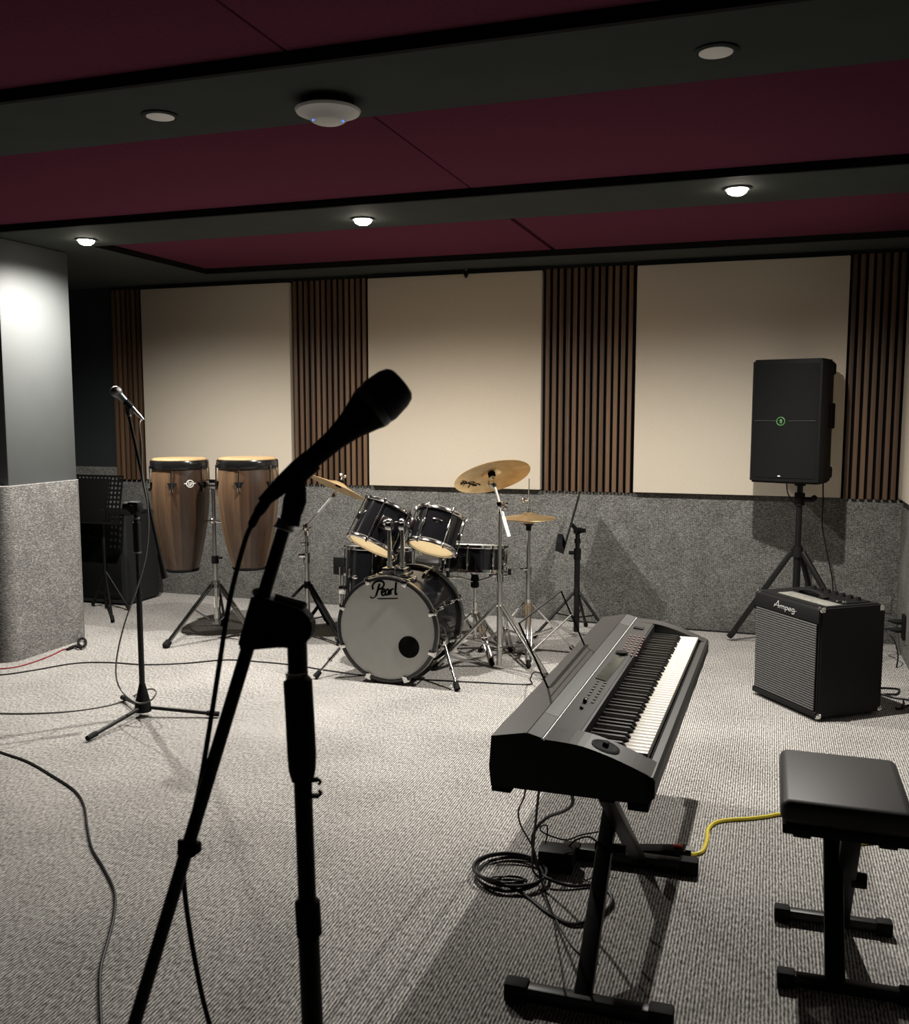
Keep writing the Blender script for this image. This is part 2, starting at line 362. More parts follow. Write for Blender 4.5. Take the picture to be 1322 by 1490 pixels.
# beige panels and slat panels on the back wall
YP = 5.873
def wall_panel(x0, x1, label):
    single('acoustic_panel', MB().bb((x0, YP, 0.852), (x1, YB-0.001, 2.228), 0.006), 'beige', label, 'acoustic panel', None)
wall_panel(aty(203.4, 419.8, YP).x, aty(419.7, 410.5, YP).x, 'beige fabric wall panel behind the two congas')
wall_panel(aty(534, 405, YP).x, aty(788.5, 393.7, YP).x, 'beige fabric wall panel behind the drum kit, middle of the three')
wall_panel(aty(927, 387, YP).x, aty(1238, 368.7, YP).x, 'beige fabric wall panel behind the black loudspeaker on its stand')
single('acoustic_panel', MB().bb((XR-0.05, 4.62, 0.865), (XR-0.001, 5.82, 2.235), 0.006), 'beige', 'sliver of beige fabric panel on the right side wall at the photo edge', 'acoustic panel')
def slat_panel(x0, x1, label):
    t = thing('slat_panel', label, 'slat panel', ((x0+x1)/2, YB, 0.845))
    part('backing', MB().bb((x0, YB-0.016, 0.85), (x1, YB-0.0005, 2.235)), 'felt', t)
    n = max(1, round((x1-x0)/0.042)); p = (x1-x0)/n; mb = MB()
    for k in range(n):
        xc = x0+(k+0.5)*p
        mb.bb((xc-p*0.30, YB-0.036, 0.847), (xc+p*0.30, YB-0.016, 2.235), 0.0015)
    part('slats', mb, 'slat', t)
slat_panel(-4.645, -4.385, 'dark walnut slat panel left of the congas beside the dark left wall')
slat_panel(-3.150, -2.590, 'walnut slat panel between the conga wall panel and the drum kit wall panel')
slat_panel(-1.375, -0.815, 'walnut slat panel right of the crash cymbal, between two beige panels')
slat_panel(0.400, 0.735, 'walnut slat panel behind the loudspeaker at the right corner')

single('wall_plate', MB().box(((aty(488, 823, 5.92).x+aty(503, 823, 5.92).x)/2-0.0, YB-0.014, aty(495, 823, 5.92).z), (0.105, 0.01, 0.115), 0.002), 'matteblack', 'square black plate on the carpeted wall left of the floor tom', 'wall plate')
single('wall_plate', MB().box((0.665, YB-0.0125, 0.235), (0.06, 0.007, 0.10), 0.002), 'dado', 'small grey outlet plate low on the back wall behind the amplifier corner', 'wall plate')
h = aty(678, 398, YP-0.012)
hk = thing('panel_hook', 'small black hook at the top edge of the middle beige panel', 'hook', (h.x, YP, 2.215))
part('body', MB().box((h.x, YP-0.012, 2.228), (0.026, 0.022, 0.03), 0.004).cyl((h.x, YP-0.018, 2.22), (h.x, YP-0.018, 2.2), 0.008), 'matteblack', hk)
part('hook_tip', MB().cyl((h.x, YP-0.012, 2.245), (h.x, YP-0.012, 2.259), 0.006), 'dullchrome', hk)

# downlights
def downlight(x, y, lit, label):
    t = thing('downlight', label, 'ceiling light', (x, y, ZS))
    part('trim_ring', MB(MT.Translation((x, y, ZS))).lathe([(0.052, -0.0005), (0.056, -0.004), (0.049, -0.008), (0.043, -0.006), (0.043, -0.0005)], 36), 'darkwall' if lit else 'soffit', t)
    part('lens', MB(MT.Translation((x, y, ZS))).lathe([(0.042, -0.001), (0.0415, -0.010), (0.036, -0.020), (0.022, -0.028), (0, -0.031)] if lit else [(0.042, -0.001), (0.0425, -0.007), (0.034, -0.0085), (0, -0.0095)], 32), 'lens' if lit else 'offlens', t)
    if lit:
        L = bpy.data.lights.new('downlight_bulb', 'SPOT'); L.energy = SPOT_W; L.spot_size = rad(163); L.spot_blend = 1.0; L.shadow_soft_size = 0.016; L.color = (1.0, 0.955, 0.88)
        lo = bpy.data.objects.new('downlight_bulb', L); COL.objects.link(lo); lo.location = (x, y, ZS-0.048)
downlight(-3.485, 4.25, True, 'lit downlight at the left beside the pillar top')
downlight(-1.87, 4.22, True, 'lit downlight in the middle of the ceiling strip above the drum kit')
downlight(-0.165, 4.14, True, 'lit downlight on the right of the ceiling strip')
downlight(-0.165, 2.58, False, 'unlit downlight in the near ceiling strip at top right')
downlight(-1.82, 2.58, False, 'unlit downlight in the near ceiling strip left of the white dome')
# dome device on the ceiling
p = fl(477, 165, 2.225); x, y = p.x, p.y
t = thing('access_point', 'white dome shaped ceiling device with two blue lights', 'ceiling device', (x, y, ZS))
T = MT.Translation((x, y, ZS))
part('base', MB(T).lathe([(0, -0.0005), (0.078, -0.0005), (0.078, -0.022), (0, -0.022)], 40), 'matteblack', t)
part('dish', MB(T).lathe([(0, -0.022), (0.090, -0.022), (0.097, -0.027), (0.093, -0.034), (0.060, -0.047), (0.05, -0.057), (0.040, -0.062), (0, -0.064)], 48), 'offwhite', t)
for a in (-134, 6):
    ca, sa = cos(rad(a)), sin(rad(a))
    part('led', MB(T).box((0.046*ca, 0.046*sa, -0.0590), (0.010, 0.005, 0.006), 0.001, MT.Rotation(rad(a+90), 3, 'Z')), 'blueled', t)

# ------------------------------------------------------------------ helpers for stands and cables
def cable(name, pts, r, mat, label, cat='cable', group=None, k=6, n=7):
    return single(name, MB().tube(smooth(pts, k), r, n), mat, label, cat, group)
def floor_pts(px, r): return [fl(x, y, r) for x, y in px]
def tripod(t, c, z_hub, z_foot_r, angs, mat, r_leg=0.007, flat=True, z_low=0.10, z_strut=0.22, foot='rubber', double=True, foot_r=0.014, r_hub=0.02):
    c = V((c[0], c[1], 0))
    part('collar', MB().cyl(c+V((0, 0, z_hub-0.02)), c+V((0, 0, z_hub+0.02)), r_hub), mat, t)
    part('lower_collar', MB().cyl(c+V((0, 0, z_low-0.015)), c+V((0, 0, z_low+0.015)), r_hub*0.9), mat, t)
    for a in angs:
        d = V((cos(a), sin(a), 0)); s = V((-sin(a), cos(a), 0))
        top = c+d*r_hub+V((0, 0, z_hub)); ft = c+d*z_foot_r+V((0, 0, 0.016))
        mb = MB(); mid = top.lerp(ft, 1-(z_strut-0.016)/(z_hub-0.016)); low = c+d*r_hub*0.8+V((0, 0, z_low))
        if double:
            for q in (-1, 1):
                mb.bar(top+s*q*0.011, ft+s*q*0.011-(ft-top).normalized()*0.02, 0.010, 0.014, 0.001, up=s)
                mb.bar(low+s*q*0.006, mid+s*q*0.006, 0.007, 0.011, 0.001, up=s)
            mb.cyl(mid-s*0.017, mid+s*0.017, 0.006, n=10)
        else:
            mb.cyl(top, ft, r_leg, n=10); mb.bar(low, mid, 0.008, 0.008, 0.001)
        L = part('leg', mb, mat, t)
        dn = (ft-top).normalized()
        part('rubber_foot', MB().cyl(ft-dn*0.03, ft+dn*0.004, foot_r*0.85, foot_r, 12).sph(ft+V((0, 0, 0.0)), foot_r, 12), foot, L)
def wing(mb, p, d, L=0.03):
    p, d = V(p), V(d).normalized()
    mb.cyl(p, p+d*0.02, 0.006, n=8); q = p+d*0.022; u = d.orthogonal().normalized()
    mb.sph(q+u*L*0.35, L*0.3, 8, (1, 1, 1)); mb.sph(q-u*L*0.35, L*0.3, 8)

# ------------------------------------------------------------------ near microphone on its boom stand
DN = 1.08
P = lambda x, y, d=DN: atd(x, y, d)
grd = P(455, 1490); pole_top = P(431, 905)
axis = (pole_top-grd).normalized(); base = grd-axis*(grd.z/axis.z)
t = thing('microphone_stand', 'black boom microphone stand in the foreground, cut off by the bottom edge', 'microphone stand', (base.x, base.y, 0))
part('lower_tube', MB().cyl(base+axis*0.02, P(449, 1365), 0.0125), 'blackmetal', t)
part('middle_tube', MB().cyl(P(449, 1365), P(436, 1020), 0.0105), 'blackmetal', t)
part('upper_tube', MB().cyl(P(436, 1060), pole_top, 0.0115), 'blackmetal', t)
part('clutch_ring', MB().cyl(P(450, 1360), P(447, 1312), 0.0145).cyl(P(447, 1312), P(447, 1308), 0.0145, 0.012), 'matteblack', t)
def along(pts, radii, n=20):
    return MB().tube(pts, radii, n)
part('grip', along([P(432, 985), P(433, 990), P(436, 1040), P(439, 1100), P(439.5, 1120), P(440, 1136)], [0.0125, 0.0165, 0.0165, 0.0165, 0.0155, 0.0125]), 'rubber', t)
part('collar', MB().cyl(P(431, 978), P(431.5, 986), 0.0125).torus(0.0118, 0.0012, axis_frame(P(431, 979), axis), 24), 'dullchrome', t)
cl = MB().bar(P(449, 1136, 1.066), P(463, 1134, 1.066), 0.006, 0.004).bar(P(449, 1158, 1.066), P(464, 1158, 1.066), 0.006, 0.004).bar(P(451, 1136, 1.066), P(451, 1158, 1.066), 0.004, 0.006)
cl.tube(smooth([P(463, 1134, 1.066), P(466, 1138, 1.066), P(463, 1142, 1.066)], 4), 0.0018, 6).tube(smooth([P(464, 1158, 1.066), P(467, 1154, 1.066), P(463, 1150, 1.066)], 4), 0.0018, 6)
part('cable_clip', cl, 'matteblack', t)
# clutch block: a round knuckle with a clamp at its left
side = RGT; cdir = (P(410, 880, 1.06)-P(410, 880, 1.12)).normalized()
ck = P(425, 905)
mb = MB()
poly = [(355, 935), (375, 862), (392, 866), (445, 882), (459, 897), (461, 915), (451, 931), (440, 938), (415, 936), (360, 941)]
bk = [P(x, y, DN+0.019) for x, y in poly]
mb.prism(bk, -FWD*0.038)
bmesh.ops.bevel(mb.bm, geom=[e for e in mb.bm.edges], offset=0.003, segments=2, affect='EDGES')
part('boom_clutch', mb, 'matteblack', t)
part('t_bar', MB().cyl(P(374, 862), P(384, 866), 0.0045).cyl(P(400, 868), P(442, 880), 0.0042).sph(P(374, 862), 0.006, 12).sph(P(442, 880), 0.0045, 10), 'silver', t)
ba, bb_ = P(427, 722), P(150, 1640)
part('boom_tube', MB().cyl(ba, bb_, 0.0078, n=20), 'blackmetal', t)
bd = (bb_-ba).normalized()
part('boom_clip', MB().cyl(P(274, 1228), P(271, 1243), 0.0108).cyl(P(262, 1222, 1.07), P(262, 1243, 1.07), 0.003).box(P(284, 1233), (0.012, 0.012, 0.014), 0.003), 'matteblack', t)
part('counterweight', MB().cyl(bb_, bb_+bd*0.08, 0.016), 'rubber', t)
# clip: threaded ferrule and tapered holder
part('mic_clip', along([P(422, 765), P(424, 748), P(429, 728), P(431, 712), P(424, 703)], [0.0105, 0.0115, 0.0135, 0.0115, 0.009], 16).tube([P(408, 709), P(420, 699), P(436, 685), P(455, 669)], [0.0115, 0.0128, 0.0138, 0.0136], 18).sph(P(428, 700), 0.0145, 16), 'rubber', t)
part('ferrule', MB().cyl(P(412.5, 771), P(418, 757), 0.0112).torus(0.0112, 0.0016, axis_frame(P(413, 769), -bd), 24), 'dullchrome', t)
for k in range(3):
    a = 2*pi*k/3+0.9; q = V((base.x, base.y, 0))
    e = q+V((cos(a), sin(a), 0))*0.31
    L = part('leg', MB().cyl(q+V((0, 0, 0.055)), e+V((0, 0, 0.014)), 0.009), 'blackmetal', t)
    part('rubber_foot', MB().cyl(e+V((0, 0, 0.016)).lerp(V((0, 0, 0.05)), 0)-V((cos(a), sin(a), 0))*0.04+V((0, 0, 0.003)), e+V((0, 0, 0.0135)), 0.0125), 'rubber', L)
part('leg_hub', MB().cyl((base.x, base.y, 0.03), (base.x, base.y, 0.12), 0.024), 'matteblack', t)
# microphone
m0, m1 = P(402, 713), P(583, 556, 1.10)
t = thing('microphone', 'black handheld microphone in the foreground clip, pointing up to the right', 'microphone', m0)
md = (m1-m0).normalized(); ml = (m1-m0).length
Fm = axis_frame(m0, md)
k = ml/0.205
part('body', MB(Fm).lathe([(0, -0.004), (0.0085, -0.003), (0.0095, 0.0), (0.0112, 0.05*k), (0.0130, 0.095*k), (0.0170, 0.120*k), (0.0245, 0.146*k), (0.0268, 0.152*k), (0, 0.152*k)], 32), 'matteblack', t)
part('band', MB(Fm).lathe([(0.0270, 0.152*k), (0.0276, 0.155*k), (0.0276, 0.160*k), (0.0270, 0.163*k), (0, 0.163*k), (0, 0.152*k)], 32), 'band', t)
part('grille', MB(Fm).lathe([(0, 0.163*k), (0.0274, 0.163*k), (0.0285, 0.170*k), (0.0262, 0.192*k), (0.0230, 0.2015*k), (0.0185, 0.2055*k), (0, 0.207*k)], 32), 'mesh', t)
part('plug', MB(Fm).lathe([(0, -0.022), (0.0065, -0.022), (0.0080, -0.012), (0.0092, -0.002), (0, -0.002)], 20), 'rubber', t)
pe = Fm @ V((0, 0, -0.018))
part('strain_relief', MB().tube(smooth([pe, P(386, 731), P(374, 748), P(365, 766)], 4), [0.0075]*4+[0.0065]*4+[0.005]*4+[0.004], 12), 'rubber', t)
pts = [P(374, 748), P(366, 764), P(357, 785), P(343, 835), P(331, 890), P(317, 980), P(303, 1070), P(291, 1140, 1.085), P(281, 1185, 1.10), P(268, 1235, 1.105), P(268, 1290, 1.11), P(277, 1360, 1.12), P(292, 1440, 1.13), P(306, 1495, 1.14), P(340, 1620, 1.17), P(380, 1800, 1.2)]
q = pts[-1]; pts += [V((q.x+0.02, q.y+0.03, 0.15)), V((q.x+0.03, q.y+0.08, 0.012)), V((q.x-0.1, q.y+0.10, 0.004)), V((q.x-0.5, q.y-0.1, 0.004))]
cable('microphone_cable', pts, 0.0030, 'cable', 'black microphone cable hanging from the foreground microphone along its boom', n=10)

# ------------------------------------------------------------------ far microphone on its stand by the pillar
YM = 3.43
Q = lambda x, y, d=0: aty(x, y, YM+d)
b0 = Q(208, 1030); bx, by = b0.x, b0.y
t = thing('microphone_stand', 'black boom microphone stand on the carpet beside the pillar, in front of the congas', 'microphone stand', (bx, by, 0))
pt = Q(206, 738); pt = V((bx, by, pt.z))
part('lower_tube', MB().cyl((bx, by, 0.05), (bx, by, 0.56), 0.0125), 'blackmetal', t)
part('upper_tube', MB().cyl((bx, by, 0.5), pt, 0.009), 'blackmetal', t)
part('height_clutch', MB().cyl((bx, by, 0.74), (bx, by, 0.87), 0.016, 0.0165).cyl((bx, by, 0.87), (bx, by, 0.90), 0.011), 'rubber', t)
part('clutch_ring', MB().cyl((bx, by, 0.885), (bx, by, 0.891), 0.015).cyl((bx, by, 0.735), (bx, by, 0.742), 0.017), 'dullchrome', t)
part('boom_clutch', MB().box((bx-0.004, by, pt.z+0.0), (0.06, 0.045, 0.05), 0.012).cyl((bx-0.055, by, pt.z), (bx-0.01, by, pt.z), 0.021).cyl((bx, by-0.02, pt.z-0.03), (bx, by-0.02, pt.z+0.01), 0.012), 'matteblack', t)
k1, k0 = Q(187, 602, -0.03), Q(239, 838, 0.02)
part('boom_tube', MB().cyl(k1, k0, 0.0072), 'blackmetal', t)
dn = (k0-k1).normalized()
part('counterweight', MB().cyl(k0-dn*0.10, k0+dn*0.01, 0.0105, 0.0145), 'rubber', t)
hub = V((bx, by, 0.0))
part('leg_hub', MB().lathe([(0, 0.025), (0.036, 0.025), (0.034, 0.06), (0.018, 0.13), (0.0135, 0.15), (0, 0.15)], 24, MT.Translation((bx, by, 0))), 'matteblack', t)
for px in ((128, 1074), (317, 1039), (177, 1014)):
    e = fl(*px, 0.016); c0 = V((bx, by, 0.045)); d = (e-c0).normalized()
    if px[0] == 177: e = c0+(e-c0)*0.95
    L = part('leg', MB().cyl(c0, e, 0.0085), 'blackmetal', t)
    part('rubber_foot', MB().cyl(e-d*0.05, e+d*0.004, 0.0115), 'rubber', L)
m0, m1 = Q(196, 598, -0.03), Q(165, 566, -0.07)
part('mic_clip', MB().tube([k1+dn*0.01, k1-dn*0.015, m0.lerp(m1, 0.3)], [0.009, 0.011, 0.0135], 12).tube([m0.lerp(m1, 0.15), m0.lerp(m1, 0.45)], 0.0145, 14), 'rubber', t)
part('ferrule', MB().cyl(k1+dn*0.005, k1+dn*0.014, 0.0098), 'dullchrome', t)
t = thing('microphone', 'small handheld microphone on the far boom stand beside the pillar', 'microphone', m0)
Fm = axis_frame(m0, m1-m0); k = (m1-m0).length/0.16
part('body', MB(Fm).lathe([(0, -0.002), (0.0100, 0), (0.0125, 0.06*k), (0.016, 0.11*k), (0.019, 0.118*k), (0, 0.118*k)], 24), 'band', t)
part('grille', MB(Fm).lathe([(0, 0.116*k)]+[(0.0245*cos(rad(a)), 0.140*k+0.0245*sin(rad(a))) for a in range(-70, 90, 10)]+[(0, 0.140*k+0.0245)], 24), 'steelmesh', t)
part('plug', MB(Fm).lathe([(0, -0.05), (0.005, -0.05), (0.008, -0.03), (0.0095, -0.002), (0, -0.002)], 16), 'dullchrome', t)
pe = Fm @ V((0, 0, -0.045))
pts = [pe, Q(203, 618, -0.05), Q(206, 650, -0.05), Q(207, 690, -0.05), Q(214, 730, -0.055), Q(216, 770, -0.05), Q(211, 815, -0.05), Q(198, 860, -0.05), Q(182, 905, -0.05), Q(171, 950, -0.05), Q(169, 985, -0.06), Q(179, 1008, -0.08), Q(200, 1023, -0.09), Q(218, 1020, -0.08), Q(227, 1009, -0.05), Q(223, 1003, 0.0), Q(212, 1004, 0.05)]
e = fl(196, 1012, 0.004)
pts += [e, fl(180, 1020, 0.004), fl(150, 1028, 0.004), fl(100, 1035, 0.004), fl(50, 1038, 0.004), fl(0, 1038, 0.004), fl(-60, 1036, 0.004)]
cable('microphone_cable', pts, 0.0036, 'greycable', 'grey black microphone cable drooping from the far microphone to the carpet')

# ------------------------------------------------------------------ cables on the carpet
fp = floor_pts
cable('floor_cable', fp([(-60, 984), (0, 982), (50, 975), (110, 965), (160, 964), (210, 967), (270, 965), (330, 960), (380, 963), (430, 968), (480, 976), (560, 986), (640, 990), (700, 993), (768, 996)], 0.004)+[aty(771, 988, fl(768, 996).y), fl(778, 978, 0.12)+V((0, 0, 0.0)), fl(800, 985, 0.3)], 0.0040, 'cable', 'long thin black cable running across the carpet in front of the drum kit')
cable('floor_cable', fp([(-70, 1068), (0, 1094), (40, 1108), (75, 1128), (108, 1150), (122, 1172), (127, 1205), (134, 1235), (150, 1262), (166, 1296), (166, 1330), (158, 1365), (147, 1405), (145, 1440), (147, 1495), (150, 1560)], 0.0042), 0.0042, 'cable', 'black cable curving down the carpet at the bottom left')
t = thing('floor_cable', 'dark red cord along the pillar foot ending in a black connector', 'cable', fl(60, 962))
part('cord', MB().tube(smooth(fp([(-50, 975), (0, 973), (25, 970), (50, 963), (76, 953), (90, 946), (101, 943)], 0.004), 5), 0.0035, 7), 'redcord', t)
part('plug', MB().tube(fp([(97, 945), (104, 942), (108, 941)], 0.010), [0.006, 0.010, 0.010], 12).tube(smooth(fp([(110, 940), (116, 942), (122, 940), (125, 934), (121, 929), (115, 931), (114, 937), (119, 941)], 0.016), 4), 0.007, 8), 'rubber', t)
part('collar', MB().tube(fp([(107.5, 941.5), (110.5, 940)], 0.011), 0.011, 12), 'dullchrome', t)
cable('floor_cable', [V((x, YB-0.017, 0.005)) for x in (-1.2, -0.8, -0.4, 0.0, 0.4, 0.66)], 0.005, 'cable', 'thin black cable lying along the foot of the carpeted back wall')

# ------------------------------------------------------------------ congas
YC = 4.80
def conga(pxt, pxb, w_head, logo, label):
    top = aty(pxt[0], pxt[1], YC); bot = aty(pxb[0], pxb[1], YC)
    x = (top.x+bot.x)/2; h = top.z-bot.z; R = w_head/2
    t = thing('conga', label, 'conga drum', (x, YC, bot.z), 'pair of congas')
    T = MT.Translation((x, YC, bot.z))
    prof = [(0.56, 0.0), (0.70, 0.14), (0.82, 0.28), (0.925, 0.43), (0.995, 0.58), (1.02, 0.70), (1.015, 0.80), (0.975, 0.90), (0.94, 0.97)]
    rad_at = lambda q: next(r0+(r1-r0)*(q-z0)/(z1-z0) for (r0, z0), (r1, z1) in zip(prof, prof[1:]) if z0 <= q <= z1)
    pp = [V((r*R, z*h, 0)) for r, z in prof]
    sm = [(p.x, p.y) for p in smooth(pp, 4)]
    part('shell', MB(T).lathe([(0, 0.0)]+sm+[(0, 0.97*h)], 64), 'stave', t)
    part('bottom_ring', MB(T).lathe([(0, -0.004), (0.56*R+0.002, -0.004), (0.57*R+0.004, 0.008), (0.575*R, 0.018), (0.0, 0.018)], 48), 'matteblack', t)
    part('rim', MB(T).lathe([(R*0.97, 0.925*h), (R*1.01, 0.925*h), (R*1.03, 0.94*h), (R*1.03, 0.985*h), (R*1.0, 1.0*h), (R*0.955, 1.0*h), (R*0.955, 0.925*h)], 56), 'blackhoop', t)
    part('drumhead', MB(T).lathe([(R*0.97, 0.985*h), (R*0.96, 1.006*h), (R*0.90, 1.017*h), (R*0.5, 1.02*h), (0, 1.021*h), (0, 0.985*h)], 56), 'rawhide', t)
    view = math.atan2(-YC, -x)
    for a in (view-rad(78), view-rad(16), view+rad(45), view+rad(105), view+rad(165), view+rad(225)):
        c, s = cos(a), sin(a); Ra = R*1.055; zc = h*0.79
        L = part('tuning_lug', MB(T).tube([(c*R*1.0, s*R*1.0, h*0.955), (c*Ra, s*Ra, h*0.95), (c*Ra, s*Ra, h*0.93), (c*(Ra+0.002), s*(Ra+0.002), zc-0.03)], 0.0042, 8).cyl((c*(Ra+0.002), s*(Ra+0.002), zc-0.042), (c*(Ra+0.002), s*(Ra+0.002), zc-0.022), 0.009, n=8), 'chrome', t)
        Fp = T @ MT.Rotation(a, 4, 'Z')
        part('side_plate', MB(Fp).prism([(R*1.0, -0.026, zc+0.012), (R*1.0, 0.026, zc+0.012), (R*1.0, 0.010, zc-0.020), (R*1.0, -0.010, zc-0.020)], (R*0.07, 0, 0)), 'matteblack', L)
    if logo:
        la = view+rad(19); lz = h*0.80; rr = rad_at(0.80)*R
        f = lambda u, v, hh: T @ V(((rr+0.0015+hh)*cos(la+u/rr), (rr+0.0015+hh)*sin(la+u/rr), lz+v))
        ring = [(0.020*cos(a), 0.020*sin(a)) for a in [2*pi*k/24 for k in range(25)]]
        part('badge', MB().ribbon([[0.005]+ring, [0.0045, (-0.034, 0.002), (-0.020, 0.0)], [0.0045, (0.020, 0.0), (0.034, 0.002)],
              [0.005, (-0.007, 0.011), (-0.008, -0.009)], [0.005, (-0.010, -0.009), (0.001, -0.009)],
              [0.005, (0.003, 0.007), (0.002, -0.013)], [0.0045, (0.002, 0.006), (0.010, 0.006), (0.012, 0.001), (0.009, -0.004), (0.003, -0.004)]], f, 0.0015), 'white', t, 'round white LP badge')
    return x, bot.z, h, R
c1 = conga((262, 669), (265, 829), 0.330, True, 'walnut striped conga with a round white badge, left one on the double stand')
c2 = conga((361, 668), (362, 826), 0.342, False, 'walnut striped conga without badge, right one on the double stand')
cc = V((aty(312.5, 800, 4.80).x, 4.80, 0))
t = thing('conga_stand', 'chrome double braced stand holding the two congas', 'drum stand', cc)
part('column', MB().cyl(cc+V((0, 0, 0.09)), cc+V((0, 0, 0.46)), 0.0155).cyl(cc+V((0, 0, 0.4)), cc+V((0, 0, 0.93)), 0.012), 'dullchrome', t)
part('height_clamp', MB().cyl(cc+V((0, 0, 0.455)), cc+V((0, 0, 0.50)), 0.022).box(cc+V((0.028, 0, 0.49)), (0.04, 0.014, 0.014), 0.003), 'matteblack', t)
part('label_band', MB().cyl(cc+V((0, 0, 0.19)), cc+V((0, 0, 0.255)), 0.0163), 'white', t, 'white paper label around the column')
part('top_bracket', MB().box(cc+V((0, 0, 0.925)), (0.105, 0.03, 0.05), 0.006).box(cc+V((0, -0.018, 0.94)), (0.06, 0.02, 0.03), 0.006), 'chrome', t)
part('cross_brace', MB().tube([V((c1[0]+c1[3]*0.93, YC, cc.z+0.70)), cc+V((0, -0.016, 0.71)), V((c2[0]-c2[3]*0.93, YC, 0.70))], 0.006, 8).sph(cc+V((0, -0.018, 0.71)), 0.017, 12), 'chrome', t)
f1, f2 = fl(262, 939), fl(390, 941)
angs = [math.atan2(f.y-cc.y, f.x-cc.x) for f in (f1, f2)]
tripod(t, cc, 0.33, 0.33, [angs[0], angs[1], (angs[0]+angs[1])/2+pi], 'darkchrome', z_low=0.105, z_strut=0.20, foot_r=0.022, r_hub=0.026)

# ------------------------------------------------------------------ drum kit
def lug_ring(t, T, R, z0, z1, n, ph, mat='chrome', L=0.05, zc=None, skip=()):
    for k in range(n):
        if k in skip: continue
        a = 2*pi*k/n+ph; c, s = cos(a), sin(a); z_m = zc if zc is not None else (z0+z1)/2
        Fp = T @ MT.Rotation(a, 4, 'Z')
        part('lug', MB(Fp).box((R+0.007, 0, z_m), (0.016, 0.014, L), 0.004).cyl((R+0.013, 0, z0), (R+0.013, 0, z1), 0.003, n=8).box((R+0.013, 0, z1), (0.012, 0.014, 0.018), 0.003).box((R+0.013, 0, z0), (0.012, 0.014, 0.018), 0.003), mat, t)
def badge(t, T, R, a, z, w=0.05, hgt=0.022, mat='chrome'):
    Fp = T @ MT.Rotation(a, 4, 'Z')
    part('badge', MB(Fp).lathe([(0, 0), (1, 0), (1, 0.3), (0.6, 1), (0, 1)], 24, MT.Translation((R-0.0005, 0, z)) @ MT.Rotation(pi/2, 4, 'Y') @ MT.Diagonal((hgt/2, w/2, 0.004, 1))), mat, t)
# bass drum, axis pointing to the viewer's side (-Y)
BX, BY, BZ, BR, BL = -1.772, 4.235, 0.275, 0.252, 0.42
t = thing('bass_drum', 'black lacquered bass drum with a pale front head reading Pearl', 'drum', (BX, BY+BL/2, 0), 'drums of the kit')
TB = axis_frame((BX, BY, BZ), (0, 1, 0), (1, 0, 0))          # local x right, y down, z to the back
part('shell', MB(TB).lathe([(0, 0.012), (BR, 0.012), (BR, BL-0.012), (0, BL-0.012)], 72), 'lacquer', t)
def hoop(z0, z1): return MB(TB).lathe([(BR+0.001, z0), (BR+0.013, z0), (BR+0.0165, z0+0.003), (BR+0.0165, z1-0.003), (BR+0.013, z1), (BR+0.001, z1), (BR+0.001, z0)], 72)
hp = part('hoop', hoop(0.0, 0.042), 'blackhoop', t)
part('hoop_inlay', MB(TB).lathe([(BR+0.0163, 0.014), (BR+0.0172, 0.014), (BR+0.0172, 0.028), (BR+0.0163, 0.028)], 72), 'dullchrome', hp)
hp = part('hoop', hoop(BL-0.042, BL), 'blackhoop', t)
part('hoop_inlay', MB(TB).lathe([(BR+0.0163, BL-0.028), (BR+0.0172, BL-0.028), (BR+0.0172, BL-0.014), (BR+0.0163, BL-0.014)], 72), 'dullchrome', hp)
hd = part('front_head', MB(TB).lathe([(0, 0.006), (BR-0.002, 0.006), (BR+0.0012, 0.010), (0, 0.0115)], 72), 'head', t, 'pale grey front head')
pp = aty(594, 942, BY); prr = 0.055
part('port_hole', MB(TB).lathe([(0, 0.0035), (prr-0.003, 0.0035), (prr, 0.0045), (prr, 0.0065), (0, 0.0065)], 40, MT.Translation((pp.x-BX, -(pp.z-BZ), 0))), 'ink', hd, 'round black sound hole')
lx, lz_ = aty(538, 868, BY).x, aty(538, 868, BY).z
W = aty(579, 868, BY).x-lx
fpearl = lambda u, v, hh: V((lx+u*W, BY+0.006-hh, lz_+v*W+0.02*u))
pearl = [[0.055, (0.33, 0.40), (0.27, 0.2), (0.20, 0.0)], [0.05, (0.10, 0.22), (0.08, 0.34), (0.16, 0.45), (0.30, 0.49), (0.44, 0.46), (0.49, 0.36), (0.42, 0.25), (0.30, 0.21)],
  [0.03, (0.20, 0.0), (0.12, -0.06), (0.03, -0.05), (0.0, 0.0)],
  [0.045, (0.42, 0.09), (0.49, 0.13), (0.49, 0.20), (0.44, 0.20), (0.40, 0.11), (0.42, 0.02), (0.48, 0.0), (0.54, 0.05)],
  [0.045, (0.65, 0.18), (0.58, 0.18), (0.54, 0.09), (0.56, 0.01), (0.62, 0.03), (0.67, 0.18)], [0.05, (0.67, 0.18), (0.65, 0.05), (0.69, 0.0)],
  [0.05, (0.73, 0.19), (0.72, 0.0)], [0.04, (0.725, 0.10), (0.77, 0.18), (0.83, 0.18)],
  [0.055, (0.92, 0.40), (0.89, 0.10), (0.90, 0.01), (0.96, 0.02)], [0.026, (0.26, -0.10), (0.6, -0.12), (0.98, -0.14)]]
part('logo', MB().ribbon(pearl, fpearl, 0.0012, 1.35), 'ink', hd, 'black script reading Pearl with an underline')
part('rear_head', MB(TB).lathe([(0, BL-0.0115), (BR+0.0012, BL-0.010), (BR-0.002, BL-0.006), (0, BL-0.006)], 72), 'head', t)
